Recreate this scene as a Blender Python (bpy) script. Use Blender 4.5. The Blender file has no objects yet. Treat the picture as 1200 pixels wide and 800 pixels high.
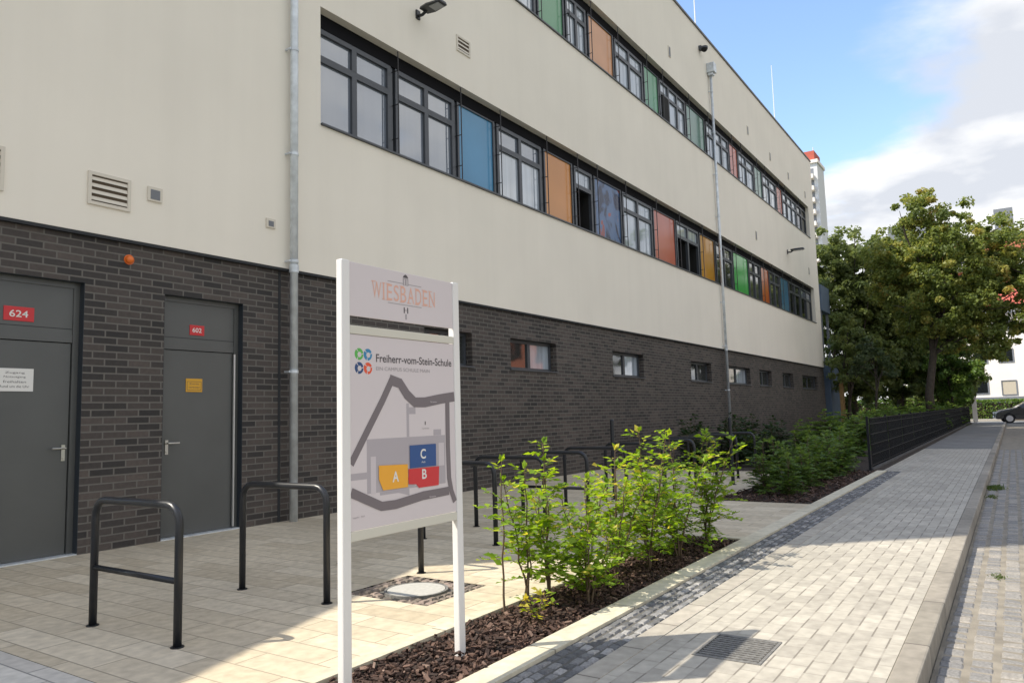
import bpy, math, random
import numpy as np
from mathutils import Vector, Matrix
random.seed(7); rng = np.random.default_rng(11)
scene = bpy.context.scene
col = scene.collection
R = math.radians

# ---------------------------------------------------------------- materials
def mat(name, color=(.5,.5,.5), rough=.6, metal=0., spec=.5, ior=None, noise=0., nscale=8., bump=0., bscale=60., detail=4., coat=0.):
    m = bpy.data.materials.new(name); m.use_nodes = True
    nt = m.node_tree; b = nt.nodes['Principled BSDF']
    b.inputs['Base Color'].default_value = (*color, 1); b.inputs['Roughness'].default_value = rough
    b.inputs['Metallic'].default_value = metal; b.inputs['Specular IOR Level'].default_value = spec
    if ior: b.inputs['IOR'].default_value = ior
    if coat: b.inputs['Coat Weight'].default_value = coat
    tc = nt.nodes.new('ShaderNodeTexCoord')
    if noise:
        n = nt.nodes.new('ShaderNodeTexNoise'); n.inputs['Scale'].default_value = nscale; n.inputs['Detail'].default_value = detail
        nt.links.new(tc.outputs['Object'], n.inputs['Vector'])
        hs = nt.nodes.new('ShaderNodeHueSaturation'); hs.inputs['Color'].default_value = (*color, 1)
        mr = nt.nodes.new('ShaderNodeMapRange'); mr.inputs[1].default_value = .3; mr.inputs[2].default_value = .7
        mr.inputs[3].default_value = 1-noise; mr.inputs[4].default_value = 1+noise
        nt.links.new(n.outputs['Fac'], mr.inputs[0]); nt.links.new(mr.outputs[0], hs.inputs['Value'])
        nt.links.new(hs.outputs[0], b.inputs['Base Color'])
    if bump:
        n2 = nt.nodes.new('ShaderNodeTexNoise'); n2.inputs['Scale'].default_value = bscale; n2.inputs['Detail'].default_value = 3
        nt.links.new(tc.outputs['Object'], n2.inputs['Vector'])
        bp = nt.nodes.new('ShaderNodeBump'); bp.inputs['Strength'].default_value = bump; bp.inputs['Distance'].default_value = .01
        nt.links.new(n2.outputs['Fac'], bp.inputs['Height']); nt.links.new(bp.outputs[0], b.inputs['Normal'])
    return m

def brick_mat(name, c1, c2, mortar, bw, bh, ms, wall=True, rot=False, rough=.8, offset=.5, bumpd=.004, msm=.1, bias=0., large=.1, streak=None, weakrow=False):
    """wall: u = x+y, v = z ; ground: u = x, v = y, or swapped when rot"""
    m = bpy.data.materials.new(name); m.use_nodes = True
    nt = m.node_tree; N = nt.nodes; L = nt.links; b = N['Principled BSDF']; b.inputs['Roughness'].default_value = rough
    tc = N.new('ShaderNodeTexCoord'); sp = N.new('ShaderNodeSeparateXYZ'); cb = N.new('ShaderNodeCombineXYZ')
    L.new(tc.outputs['Object'], sp.inputs[0])
    if wall:
        ad = N.new('ShaderNodeMath'); ad.operation = 'ADD'
        L.new(sp.outputs[0], ad.inputs[0]); L.new(sp.outputs[1], ad.inputs[1])
        L.new(ad.outputs[0], cb.inputs[0]); L.new(sp.outputs[2], cb.inputs[1])
    elif rot:
        L.new(sp.outputs[1], cb.inputs[0]); L.new(sp.outputs[0], cb.inputs[1])
    else:
        L.new(sp.outputs[0], cb.inputs[0]); L.new(sp.outputs[1], cb.inputs[1])
    br = N.new('ShaderNodeTexBrick'); L.new(cb.outputs[0], br.inputs['Vector'])
    br.inputs['Color1'].default_value = (0,0,0,1); br.inputs['Color2'].default_value = (1,1,1,1); br.inputs['Mortar'].default_value = (.5,.5,.5,1)
    br.inputs['Scale'].default_value = 1; br.inputs['Mortar Size'].default_value = ms; br.inputs['Mortar Smooth'].default_value = msm
    br.inputs['Brick Width'].default_value = bw; br.inputs['Row Height'].default_value = bh; br.inputs['Bias'].default_value = bias
    br.offset = offset
    rp = N.new('ShaderNodeValToRGB'); e = rp.color_ramp.elements
    mid = tuple((a+c)/2 for a, c in zip(c1, c2))
    e[0].color = (*c1,1); e[1].color = (*c2,1); x = e.new(.5); x.color = (*mid,1)
    L.new(br.outputs['Color'], rp.inputs[0])
    no = N.new('ShaderNodeTexNoise'); no.inputs['Scale'].default_value = 25 if wall else 14; no.inputs['Detail'].default_value = 5
    L.new(tc.outputs['Object'], no.inputs['Vector'])
    n3 = N.new('ShaderNodeTexNoise'); n3.inputs['Scale'].default_value = .7; n3.inputs['Detail'].default_value = 3
    L.new(tc.outputs['Object'], n3.inputs['Vector'])
    mr = N.new('ShaderNodeMapRange'); mr.inputs[1].default_value=.25; mr.inputs[2].default_value=.75; mr.inputs[3].default_value=.82; mr.inputs[4].default_value=1.18
    L.new(no.outputs['Fac'], mr.inputs[0])
    m3 = N.new('ShaderNodeMapRange'); m3.inputs[1].default_value=.3; m3.inputs[2].default_value=.7; m3.inputs[3].default_value=1-large; m3.inputs[4].default_value=1+large
    L.new(n3.outputs['Fac'], m3.inputs[0])
    mu = N.new('ShaderNodeMath'); mu.operation='MULTIPLY'; L.new(mr.outputs[0], mu.inputs[0]); L.new(m3.outputs[0], mu.inputs[1])
    hs = N.new('ShaderNodeHueSaturation'); L.new(rp.outputs[0], hs.inputs['Color']); L.new(mu.outputs[0], hs.inputs['Value'])
    facs = br.outputs['Fac']
    if weakrow:
        sy2 = N.new('ShaderNodeSeparateXYZ'); L.new(cb.outputs[0], sy2.inputs[0])
        def mm_(op,a,b_=None):
            n=N.new('ShaderNodeMath'); n.operation=op
            L.new(a,n.inputs[0])
            if b_ is not None: n.inputs[1].default_value=b_
            return n.outputs[0]
        fr_=mm_('FRACT',mm_('DIVIDE',sy2.outputs[1],bh)); tri=mm_('ABSOLUTE',mm_('SUBTRACT',fr_,.5))
        w_=N.new('ShaderNodeMapRange'); w_.inputs[1].default_value=.43; w_.inputs[2].default_value=.45; w_.inputs[3].default_value=.38; L.new(tri,w_.inputs[0])
        # long joints opened in alternating stretches, filled in between
        row=mm_('ROUND',mm_('DIVIDE',sy2.outputs[1],bh)); ph=mm_('MULTIPLY',row,.5)
        ux=N.new('ShaderNodeMath'); ux.operation='ADD'; L.new(mm_('DIVIDE',sy2.outputs[0],bw*2),ux.inputs[0]); L.new(ph,ux.inputs[1])
        st=N.new('ShaderNodeMapRange'); st.inputs[1].default_value=.52; st.inputs[2].default_value=.56; st.inputs[3].default_value=1.; st.inputs[4].default_value=.3; L.new(mm_('FRACT',ux.outputs[0]),st.inputs[0]); L.new(st.outputs[0],w_.inputs[4])
        pr=N.new('ShaderNodeMath'); pr.operation='MULTIPLY'; L.new(facs,pr.inputs[0]); L.new(w_.outputs[0],pr.inputs[1]); facs=pr.outputs[0]
    mx = N.new('ShaderNodeMix'); mx.data_type='RGBA'; L.new(facs, mx.inputs[0]); L.new(hs.outputs[0], mx.inputs[6]); mx.inputs[7].default_value=(*mortar,1)
    L.new(mx.outputs[2], b.inputs['Base Color'])
    su = N.new('ShaderNodeMath'); su.operation='MULTIPLY_ADD'; su.inputs[1].default_value=.25
    iv = N.new('ShaderNodeMath'); iv.operation='SUBTRACT'; iv.inputs[0].default_value=1; L.new(facs, iv.inputs[1])
    L.new(no.outputs['Fac'], su.inputs[0]); L.new(iv.outputs[0], su.inputs[2])
    bp = N.new('ShaderNodeBump'); bp.inputs['Strength'].default_value=.7; bp.inputs['Distance'].default_value=bumpd
    L.new(su.outputs[0], bp.inputs['Height']); L.new(bp.outputs[0], b.inputs['Normal'])
    return m

def leaf_mat(name, ramp, trans=.45, rough=.5):
    m = bpy.data.materials.new(name); m.use_nodes = True
    nt = m.node_tree; N = nt.nodes; L = nt.links; b = N['Principled BSDF']; out = N['Material Output']
    b.inputs['Roughness'].default_value = rough; b.inputs['Specular IOR Level'].default_value = .35
    at = N.new('ShaderNodeAttribute'); at.attribute_name = 'tint'
    rp = N.new('ShaderNodeValToRGB'); e = rp.color_ramp.elements
    e[0].position = ramp[0][0]; e[0].color = (*ramp[0][1],1); e[1].position = ramp[-1][0]; e[1].color = (*ramp[-1][1],1)
    for p, c in ramp[1:-1]: k = e.new(p); k.color = (*c,1)
    L.new(at.outputs['Fac'], rp.inputs[0]); L.new(rp.outputs[0], b.inputs['Base Color'])
    tr = N.new('ShaderNodeBsdfTranslucent'); hs = N.new('ShaderNodeHueSaturation'); hs.inputs['Value'].default_value = 1.5; hs.inputs['Saturation'].default_value = 1.1; hs.inputs['Hue'].default_value = .485
    L.new(rp.outputs[0], hs.inputs['Color']); L.new(hs.outputs[0], tr.inputs['Color'])
    mx = N.new('ShaderNodeMixShader'); mx.inputs[0].default_value = trans
    L.new(b.outputs[0], mx.inputs[1]); L.new(tr.outputs[0], mx.inputs[2]); L.new(mx.outputs[0], out.inputs['Surface'])
    return m

def cobble_mat(name, c1, c2, gap, scale, rough=.7):
    m = bpy.data.materials.new(name); m.use_nodes = True
    nt = m.node_tree; N = nt.nodes; L = nt.links; b = N['Principled BSDF']; b.inputs['Roughness'].default_value = rough
    tc = N.new('ShaderNodeTexCoord'); v = N.new('ShaderNodeTexVoronoi'); v.feature='F1'; v.inputs['Scale'].default_value=scale; v.inputs['Randomness'].default_value=.45
    v2 = N.new('ShaderNodeTexVoronoi'); v2.feature='DISTANCE_TO_EDGE'; v2.inputs['Scale'].default_value=scale; v2.inputs['Randomness'].default_value=.45
    L.new(tc.outputs['Object'], v.inputs['Vector']); L.new(tc.outputs['Object'], v2.inputs['Vector'])
    sp = N.new('ShaderNodeSeparateColor'); L.new(v.outputs['Color'], sp.inputs[0])
    mx = N.new('ShaderNodeMix'); mx.data_type='RGBA'; L.new(sp.outputs[0], mx.inputs[0]); mx.inputs[6].default_value=(*c1,1); mx.inputs[7].default_value=(*c2,1)
    mr = N.new('ShaderNodeMapRange'); mr.inputs[1].default_value=.02; mr.inputs[2].default_value=.12; L.new(v2.outputs['Distance'], mr.inputs[0])
    m2 = N.new('ShaderNodeMix'); m2.data_type='RGBA'; L.new(mr.outputs[0], m2.inputs[0]); m2.inputs[6].default_value=(*gap,1); L.new(mx.outputs[2], m2.inputs[7])
    L.new(m2.outputs[2], b.inputs['Base Color'])
    bp = N.new('ShaderNodeBump'); bp.inputs['Strength'].default_value=.8; bp.inputs['Distance'].default_value=.01; L.new(mr.outputs[0], bp.inputs['Height']); L.new(bp.outputs[0], b.inputs['Normal'])
    return m

def stone_mat(name, ramp, rough=.75):
    """colour per stone from the 'tint' attribute plus a fine grain"""
    m = bpy.data.materials.new(name); m.use_nodes = True
    nt = m.node_tree; N = nt.nodes; L = nt.links; b = N['Principled BSDF']; b.inputs['Roughness'].default_value = rough
    at = N.new('ShaderNodeAttribute'); at.attribute_name='tint'
    rp = N.new('ShaderNodeValToRGB'); e = rp.color_ramp.elements; e[0].color=(*ramp[0],1); e[1].color=(*ramp[-1],1)
    for i, c in enumerate(ramp[1:-1]): k = e.new((i+1)/(len(ramp)-1)); k.color=(*c,1)
    L.new(at.outputs['Fac'], rp.inputs[0])
    tc = N.new('ShaderNodeTexCoord'); no = N.new('ShaderNodeTexNoise'); no.inputs['Scale'].default_value=70; no.inputs['Detail'].default_value=4
    L.new(tc.outputs['Object'], no.inputs['Vector'])
    mr = N.new('ShaderNodeMapRange'); mr.inputs[1].default_value=.3; mr.inputs[2].default_value=.7; mr.inputs[3].default_value=.75; mr.inputs[4].default_value=1.25
    L.new(no.outputs['Fac'], mr.inputs[0]); hs = N.new('ShaderNodeHueSaturation'); L.new(rp.outputs[0], hs.inputs['Color']); L.new(mr.outputs[0], hs.inputs['Value'])
    L.new(hs.outputs[0], b.inputs['Base Color'])
    bp = N.new('ShaderNodeBump'); bp.inputs['Strength'].default_value=.5; bp.inputs['Distance'].default_value=.004; L.new(no.outputs['Fac'], bp.inputs['Height']); L.new(bp.outputs[0], b.inputs['Normal'])
    return m

def panel_mat(name, color, stripes=.04):
    """lacquered facade glass panel in front of fine ribbed backing"""
    m = mat(name, color, rough=.12, spec=.5, noise=.09, nscale=.9, bump=.12, bscale=1.1)
    return m

M = {}
M['stucco'] = mat('stucco', (.85,.80,.705), .92, spec=.2, noise=.03, nscale=.6, bump=.3, bscale=260)
def weather(m, amt=.06):
    # faint rain streaks and patchy soiling of the render
    nt=m.node_tree; N=nt.nodes; L=nt.links; hs=next(n for n in N if n.bl_idname=='ShaderNodeHueSaturation'); b=N['Principled BSDF']
    tc=N.new('ShaderNodeTexCoord'); mp=N.new('ShaderNodeMapping'); mp.inputs['Scale'].default_value=(2.2,2.2,.12); L.new(tc.outputs['Object'],mp.inputs[0])
    n=N.new('ShaderNodeTexNoise'); n.inputs['Scale'].default_value=1.3; n.inputs['Detail'].default_value=6; n.inputs['Roughness'].default_value=.62; L.new(mp.outputs[0],n.inputs['Vector'])
    mr=N.new('ShaderNodeMapRange'); mr.inputs[1].default_value=.42; mr.inputs[2].default_value=.72; mr.inputs[3].default_value=0; mr.inputs[4].default_value=amt*2; L.new(n.outputs['Fac'],mr.inputs[0])
    mx=N.new('ShaderNodeMix'); mx.data_type='RGBA'; L.new(mr.outputs[0],mx.inputs[0]); L.new(hs.outputs[0],mx.inputs[6]); mx.inputs[7].default_value=(.52,.48,.41,1)
    L.new(mx.outputs[2],b.inputs['Base Color'])
weather(M['stucco'],.035)
M['soffit'] = mat('soffit_shadow_black', (.012,.012,.014), .95, spec=.1)  # near black carries the shadow at the head of the window recess
M['brick'] = brick_mat('dark_clinker_brick', (.02,.018,.018), (.08,.064,.056), (.125,.116,.103), .25, .0755, .009, rough=.66, bumpd=.007, msm=.2, large=.22)
M['joint'] = mat('joint_sealant', (.02,.022,.026), .7)
M['door'] = mat('grey_green_door_lacquer', (.088,.091,.088), .36, noise=.07, nscale=2.2, bump=.05, bscale=12)
M['frame'] = mat('anthracite_frame', (.055,.062,.074), .4, noise=.08, nscale=5)
M['darkframe'] = mat('dark_door_frame', (.028,.036,.045), .4)
M['steel'] = mat('galvanised_steel', (.62,.66,.69), .45, metal=.45, noise=.15, nscale=9)
M['alu'] = mat('brushed_aluminium', (.62,.62,.61), .33, metal=.7)
M['handle'] = mat('handle_steel', (.5,.48,.44), .28, metal=.9)
M['coping'] = mat('roof_coping', (.12,.12,.12), .5, metal=.4)
M['roof'] = mat('roof_gravel', (.2,.19,.18), .9)
M['grille'] = mat('cream_vent_metal', (.66,.61,.52), .6)
M['ventgap'] = mat('vent_cavity', (.10,.075,.05), .9)
M['dark'] = mat('dark_cavity', (.012,.012,.012), .9)
M['rail'] = mat('guide_rail_dark', (.05,.048,.05), .4, metal=.5)
def pane(name, c, ior=1.9, rough=.04, folds=0.):
    m = mat(name, c, rough=rough, ior=ior); nt=m.node_tree; N=nt.nodes; L=nt.links; b=N['Principled BSDF']
    tc=N.new('ShaderNodeTexCoord')
    wv=N.new('ShaderNodeTexNoise'); wv.inputs['Scale'].default_value=.9; L.new(tc.outputs['Object'],wv.inputs['Vector'])
    bp=N.new('ShaderNodeBump'); bp.inputs['Strength'].default_value=.25; bp.inputs['Distance'].default_value=.02; L.new(wv.outputs['Fac'],bp.inputs['Height']); L.new(bp.outputs[0],b.inputs['Normal'])
    if folds:
        mp=N.new('ShaderNodeMapping'); mp.inputs['Scale'].default_value=(7,7,.25); L.new(tc.outputs['Object'],mp.inputs[0])
        n=N.new('ShaderNodeTexNoise'); n.inputs['Scale'].default_value=1.; n.inputs['Detail'].default_value=3; L.new(mp.outputs[0],n.inputs['Vector'])
        mr=N.new('ShaderNodeMapRange'); mr.inputs[1].default_value=.35; mr.inputs[2].default_value=.65; mr.inputs[3].default_value=1-folds; mr.inputs[4].default_value=1+folds*.4; L.new(n.outputs['Fac'],mr.inputs[0])
        hs=N.new('ShaderNodeHueSaturation'); hs.inputs['Color'].default_value=(*c,1); L.new(mr.outputs[0],hs.inputs['Value']); L.new(hs.outputs[0],b.inputs['Base Color'])
    return m
M['pane_a'] = pane('window_glass_blind_sky', (.17,.20,.25), 2.9, folds=.06)  # blind tone, with the bluish sky reflection mixed into the base colour
M['pane_b'] = pane('window_glass_dark', (.012,.014,.016), 1.8)
M['pane_c'] = pane('window_glass_bright_blind_sky', (.42,.48,.55), 2.7, folds=.28)  # pale blinds and folds, plus bright sky reflection put into the colour
M['pane_d'] = pane('window_glass_mirror', (.03,.035,.035), 2.6)
M['curtain'] = mat('white_curtain', (.62,.64,.66), .9)
for n, c in dict(blue=(.07,.25,.44), orange=(.58,.25,.07), salmon=(.50,.15,.10), amber=(.50,.24,.03), green=(.12,.31,.17), brightgreen=(.035,.36,.06), greygreen=(.14,.25,.20), rust=(.44,.10,.025), deepblue=(.05,.10,.22), steelblue=(.06,.17,.28), peach=(.62,.31,.15)).items():
    M[n] = panel_mat('panel_'+n, c)
def mural_mat():
    m = mat('panel_mural', (.05,.10,.22), .2)
    nt = m.node_tree; N = nt.nodes; L = nt.links; b = N['Principled BSDF']
    tc = N.new('ShaderNodeTexCoord'); n = N.new('ShaderNodeTexNoise'); n.inputs['Scale'].default_value=.75; n.inputs['Detail'].default_value=2; n.inputs['Distortion'].default_value=2.2
    L.new(tc.outputs['Object'], n.inputs['Vector'])
    r = N.new('ShaderNodeValToRGB'); e = r.color_ramp.elements; e[0].position=.38; e[0].color=(.012,.02,.06,1); e[1].position=.46; e[1].color=(.075,.14,.28,1)
    for p, c in ((.57,(.085,.155,.3,1)),(.6,(.3,.07,.07,1)),(.64,(.28,.08,.08,1)),(.67,(.06,.12,.27,1))): k=e.new(p); k.color=c
    L.new(n.outputs['Fac'], r.inputs[0]); L.new(r.outputs[0], b.inputs['Base Color']); return m
M['mural'] = mural_mat()
M['plaza'] = brick_mat('plaza_slabs', (.46,.39,.28), (.58,.505,.38), (.32,.275,.205), .62, .21, .005, wall=False, rot=True, offset=.37, bumpd=.003, large=.1, rough=.72)
M['plaza_grey'] = brick_mat('plaza_grey_slabs', (.46,.43,.38), (.56,.53,.47), (.25,.24,.22), .62, .21, .005, wall=False, rot=True, offset=.37, bumpd=.003, large=.08, rough=.72)
M['pave'] = brick_mat('pavement_blocks', (.33,.305,.26), (.42,.39,.33), (.20,.18,.15),   .19, .0925, .0045, weakrow=True, wall=False, rot=False, offset=.5, bumpd=.003, large=.13, rough=.8)
M['edge'] = brick_mat('edging_stone', (.50,.46,.35), (.58,.53,.41), (.2,.18,.14), 1.0, 5., .006, wall=False, bumpd=.003, rough=.75)
M['border'] = brick_mat('border_stone', (.31,.285,.24), (.39,.355,.30), (.15,.13,.11), .5, 5., .006, wall=False, bumpd=.003, rough=.8)
M['kerb'] = brick_mat('kerb_stone', (.22,.20,.165), (.30,.27,.225), (.12,.105,.09), 1.0, 7., .008, wall=False, bumpd=.003, rough=.85, large=.25)
M['asphalt'] = mat('asphalt', (.075,.075,.078), .85, noise=.2, nscale=2, bump=.5, bscale=150)
M['asphalt_pale'] = mat('worn_asphalt', (.17,.168,.162), .9, noise=.18, nscale=1.5, bump=.5, bscale=150)
M['roadcob'] = cobble_mat('road_cobble', (.20,.19,.18), (.33,.31,.28), (.15,.13,.1), 9)
M['stone_dark'] = stone_mat('dark_cobble', [(.085,.086,.09),(.16,.16,.163),(.33,.32,.31)])
M['stone_road'] = stone_mat('road_sett', [(.17,.165,.16),(.22,.21,.195),(.29,.265,.23)])
M['stone_man'] = stone_mat('brown_cobble', [(.10,.085,.07),(.19,.155,.125),(.26,.2,.17)])
M['joint_sand'] = mat('joint_sand', (.23,.205,.165), .95, noise=.25, nscale=6, bump=.5, bscale=200)
M['joint_dark'] = mat('joint_dark_sand', (.10,.095,.085), .95, noise=.2, nscale=10)
M['soil'] = mat('dark_soil', (.035,.024,.018), .95, noise=.4, nscale=12, bump=1, bscale=40)
M['bark'] = stone_mat('bark_mulch', [(.016,.009,.007),(.05,.026,.018),(.11,.062,.044),(.27,.19,.15)], .85)
M['concrete'] = mat('concrete_cover', (.42,.41,.38), .8, noise=.1, nscale=30, bump=.4, bscale=120)
M['iron'] = mat('cast_iron', (.17,.165,.155), .7, metal=.1, noise=.3, nscale=30)
M['black'] = mat('black_powder_coat', (.014,.016,.02), .36, noise=.1, nscale=20)
M['fence'] = mat('black_fence_coat', (.006,.007,.009), .6, spec=.3)
M['white'] = mat('white_post', (.74,.73,.71), .35)
M['signface'] = mat('sign_face', (.62,.565,.575), .42, noise=.015, nscale=2)
M['signlip'] = mat('sign_lip', (.6,.58,.5), .4)
M['map_road'] = mat('map_road_grey', (.17,.145,.155), .5)
M['map_area'] = mat('map_area_grey', (.40,.365,.39), .5)
M['map_pale'] = mat('map_pale_area', (.56,.51,.53), .5)
M['map_blue'] = mat('map_blue', (.02,.075,.24), .45)
M['map_red'] = mat('map_red', (.58,.03,.035), .45)
M['map_yellow'] = mat('map_yellow', (.80,.38,.03), .45)
M['ink'] = mat('dark_ink', (.07,.06,.065), .5)
M['ink_grey'] = mat('grey_ink', (.34,.31,.32), .5)
M['ink_orange'] = mat('pale_orange_ink', (.70,.40,.31), .5)
M['logo_green'] = mat('logo_green', (.10,.42,.08), .5); M['logo_blue'] = mat('logo_blue', (.03,.22,.42), .5)
M['logo_navy'] = mat('logo_navy', (.02,.06,.18), .5); M['logo_red'] = mat('logo_red', (.72,.09,.03), .5)
M['paper'] = mat('white_notice', (.72,.71,.68), .5)
M['red_plate'] = mat('red_plate', (.55,.02,.025), .35); M['yellow_plate'] = mat('yellow_plate', (.62,.33,.02), .4)
M['beacon'] = mat('orange_beacon', (.75,.16,.02), .25)
M['lens'] = mat('lamp_lens', (.3,.31,.31), .15)
M['barkwood'] = mat('tree_bark', (.055,.043,.032), .9, noise=.3, nscale=8, bump=.8, bscale=25)
M['twig'] = mat('twig_bark', (.11,.075,.045), .8)
M['leaf_young'] = leaf_mat('young_hornbeam_leaf', [(0,(.09,.17,.02)),(.4,(.18,.31,.03)),(.8,(.31,.44,.05)),(1,(.52,.47,.08))], .55)
M['leaf_shrub'] = leaf_mat('shrub_leaf', [(0,(.055,.105,.025)),(.6,(.12,.20,.045)),(1,(.22,.31,.06))], .48)
M['leaf_shaded'] = leaf_mat('shaded_shrub_leaf', [(0,(.015,.035,.012)),(1,(.035,.07,.02))], .3)  # greens darkened to carry the shade beside the wall
M['leaf_green'] = leaf_mat('maple_leaf', [(0,(.06,.09,.03)),(.6,(.16,.20,.065)),(1,(.27,.31,.11))], .48)
M['leaf_autumn'] = leaf_mat('turning_leaf', [(0,(.085,.12,.035)),(.5,(.18,.23,.06)),(.85,(.34,.33,.085)),(1,(.42,.30,.09))], .48)
M['leaf_pale'] = leaf_mat('pale_leaf', [(0,(.06,.10,.04)),(1,(.16,.20,.10))], .35)
M['grass'] = mat('grass_ground', (.05,.065,.022), .95, noise=.4, nscale=3, bump=1, bscale=60)
M['weed'] = leaf_mat('weed_leaf', [(0,(.05,.09,.02)),(1,(.13,.17,.05))], .4)
M['housewhite'] = mat('white_render', (.80,.74,.68), .9, noise=.03, nscale=1)
M['tower_white'] = mat('tower_render', (.62,.62,.62), .9)
M['tower_red'] = mat('tower_red', (.42,.09,.06), .8)
M['terracotta'] = mat('terracotta_render', (.42,.14,.08), .9, noise=.05, nscale=1)
M['greybox'] = mat('grey_cladding', (.17,.18,.2), .6)
M['bluebox'] = mat('blue_grey_cladding', (.10,.14,.2), .5, noise=.1, nscale=2)
M['wood'] = mat('yellow_timber', (.32,.2,.08), .8, noise=.2, nscale=5)
M['carpaint'] = mat('dark_car_paint', (.008,.009,.012), .25, coat=.4)
M['tyre'] = mat('tyre', (.015,.015,.015), .8); M['rim'] = mat('wheel_rim', (.4,.4,.42), .3, metal=.9)
M['carglass'] = mat('car_glass', (.01,.012,.014), .05, ior=1.6)
M['headlight'] = mat('headlight_glass', (.75,.78,.8), .1)
M['shutter'] = mat('beige_shutter', (.50,.44,.34), .7)

# ---------------------------------------------------------------- mesh helpers
class MB:
    def __init__(s): s.v=[]; s.f=[]; s.t=[]
    def quad(s, a,b,c,d): n=len(s.v); s.v += [a,b,c,d]; s.f.append((n,n+1,n+2,n+3)); return s
    def poly(s, pts): n=len(s.v); s.v += list(pts); s.f.append(tuple(range(n,n+len(pts)))); return s
    def box(s, x0,x1,y0,y1,z0,z1, tint=None):
        n=len(s.v)
        s.v += [(x0,y0,z0),(x1,y0,z0),(x1,y1,z0),(x0,y1,z0),(x0,y0,z1),(x1,y0,z1),(x1,y1,z1),(x0,y1,z1)]
        s.f += [tuple(n+i for i in q) for q in ((0,3,2,1),(4,5,6,7),(0,1,5,4),(1,2,6,5),(2,3,7,6),(3,0,4,7))]
        return s
    def tube(s, pts, r, n=8, caps=True):
        pts=[Vector(p) for p in pts]; rs = r if isinstance(r,(list,tuple)) else [r]*len(pts)
        base=len(s.v); prev=None
        for i,p in enumerate(pts):
            if i==0: d=pts[1]-p
            elif i==len(pts)-1: d=p-pts[i-1]
            else: d=(pts[i+1]-p).normalized()+(p-pts[i-1]).normalized()
            d.normalize()
            if prev is None: u=d.orthogonal().normalized()
            else: u=(prev-d*prev.dot(d)).normalized()
            prev=u; w=d.cross(u)
            for k in range(n):
                a=2*math.pi*k/n; s.v.append(tuple(p+(u*math.cos(a)+w*math.sin(a))*rs[i]))
        for i in range(len(pts)-1):
            for k in range(n):
                a=base+i*n+k; b=base+i*n+(k+1)%n; s.f.append((a,b,b+n,a+n))
        if caps:
            s.f.append(tuple(base+k for k in reversed(range(n)))); e=base+(len(pts)-1)*n; s.f.append(tuple(e+k for k in range(n)))
        return s
    def ext(s, pts, y0, y1):
        """polygon in xz extruded between y0 and y1 (y0 is the front)"""
        n=len(s.v); k=len(pts)
        s.v += [(p[0],y0,p[1]) for p in pts]+[(p[0],y1,p[1]) for p in pts]
        s.f.append(tuple(n+i for i in range(k))); s.f.append(tuple(n+k+i for i in reversed(range(k))))
        for i in range(k): j=(i+1)%k; s.f.append((n+j,n+i,n+k+i,n+k+j))
        return s
    def build(s, name, m, parent=None, smooth=False, bevel=0, tint=None):
        me=bpy.data.meshes.new(name); me.from_pydata(s.v,[],s.f); me.update()
        if m: me.materials.append(m)
        o=bpy.data.objects.new(name,me); col.objects.link(o)
        if parent: o.parent=parent; 
        if smooth: me.shade_smooth()
        if bevel:
            b=o.modifiers.new('bevel','BEVEL'); b.width=bevel; b.segments=2; b.limit_method='ANGLE'
        if tint is not None: set_tint(me, tint)
        return o

def set_tint(me, arr):
    a=me.attributes.new('tint','FLOAT','POINT'); a.data.foreach_set('value', np.asarray(arr,dtype=np.float32))
def tag(o, label=None, cat=None, group=None, kind=None):
    if label: o['label']=label
    if cat: o['category']=cat
    if group: o['group']=group
    if kind: o['kind']=kind
    return o
def empty(name, loc=(0,0,0), label=None, cat=None, group=None, rz=0):
    o=bpy.data.objects.new(name,None); o.empty_display_size=.2; col.objects.link(o); o.location=loc; o.rotation_euler=(0,0,rz)
    return tag(o,label,cat,group)
def struct(name, mb, m, **k): o=mb.build(name,m,**k); o['kind']='structure'; return o
def copy_tree(o, parent=None):
    c=o.copy(); col.objects.link(c); c.parent=parent
    for ch in [x for x in bpy.data.objects if x.parent==o]: copy_tree(ch,c)
    return c
def disc(cx,cz,r,n=20,a0=0,a1=2*math.pi): return [(cx+r*math.cos(a0+(a1-a0)*i/n), cz+r*math.sin(a0+(a1-a0)*i/n)) for i in range(n)]

def text(name, s, m, x, y, z, width, height, parent, shear=0, ext=.0008, align='LEFT', bold=0):
    """lettering as a thin solid on a panel facing -Y; x,z = lower left of the box width x height"""
    cu=bpy.data.curves.new(name,'FONT'); cu.body=s; cu.size=1; cu.extrude=0; cu.offset=bold
    to=bpy.data.objects.new(name+'_tmp',cu); col.objects.link(to); bpy.context.view_layer.update()
    dg=bpy.context.evaluated_depsgraph_get(); me=bpy.data.meshes.new_from_object(to.evaluated_get(dg))
    bpy.data.objects.remove(to); 
    co=np.empty(len(me.vertices)*3); me.vertices.foreach_get('co',co); co=co.reshape(-1,3)
    mn=co.min(0); mx=co.max(0); sc=np.array([width/(mx[0]-mn[0]), height/(mx[1]-mn[1])])
    q=(co[:,:2]-mn[:2])*sc
    new=np.stack([x+q[:,0], np.full(len(q),y), z+q[:,1]],1); me.vertices.foreach_set('co',new.ravel()); me.update()
    me.materials.clear(); me.materials.append(m); me.name=name
    o=bpy.data.objects.new(name,me); col.objects.link(o); o.parent=parent
    return o

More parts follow.
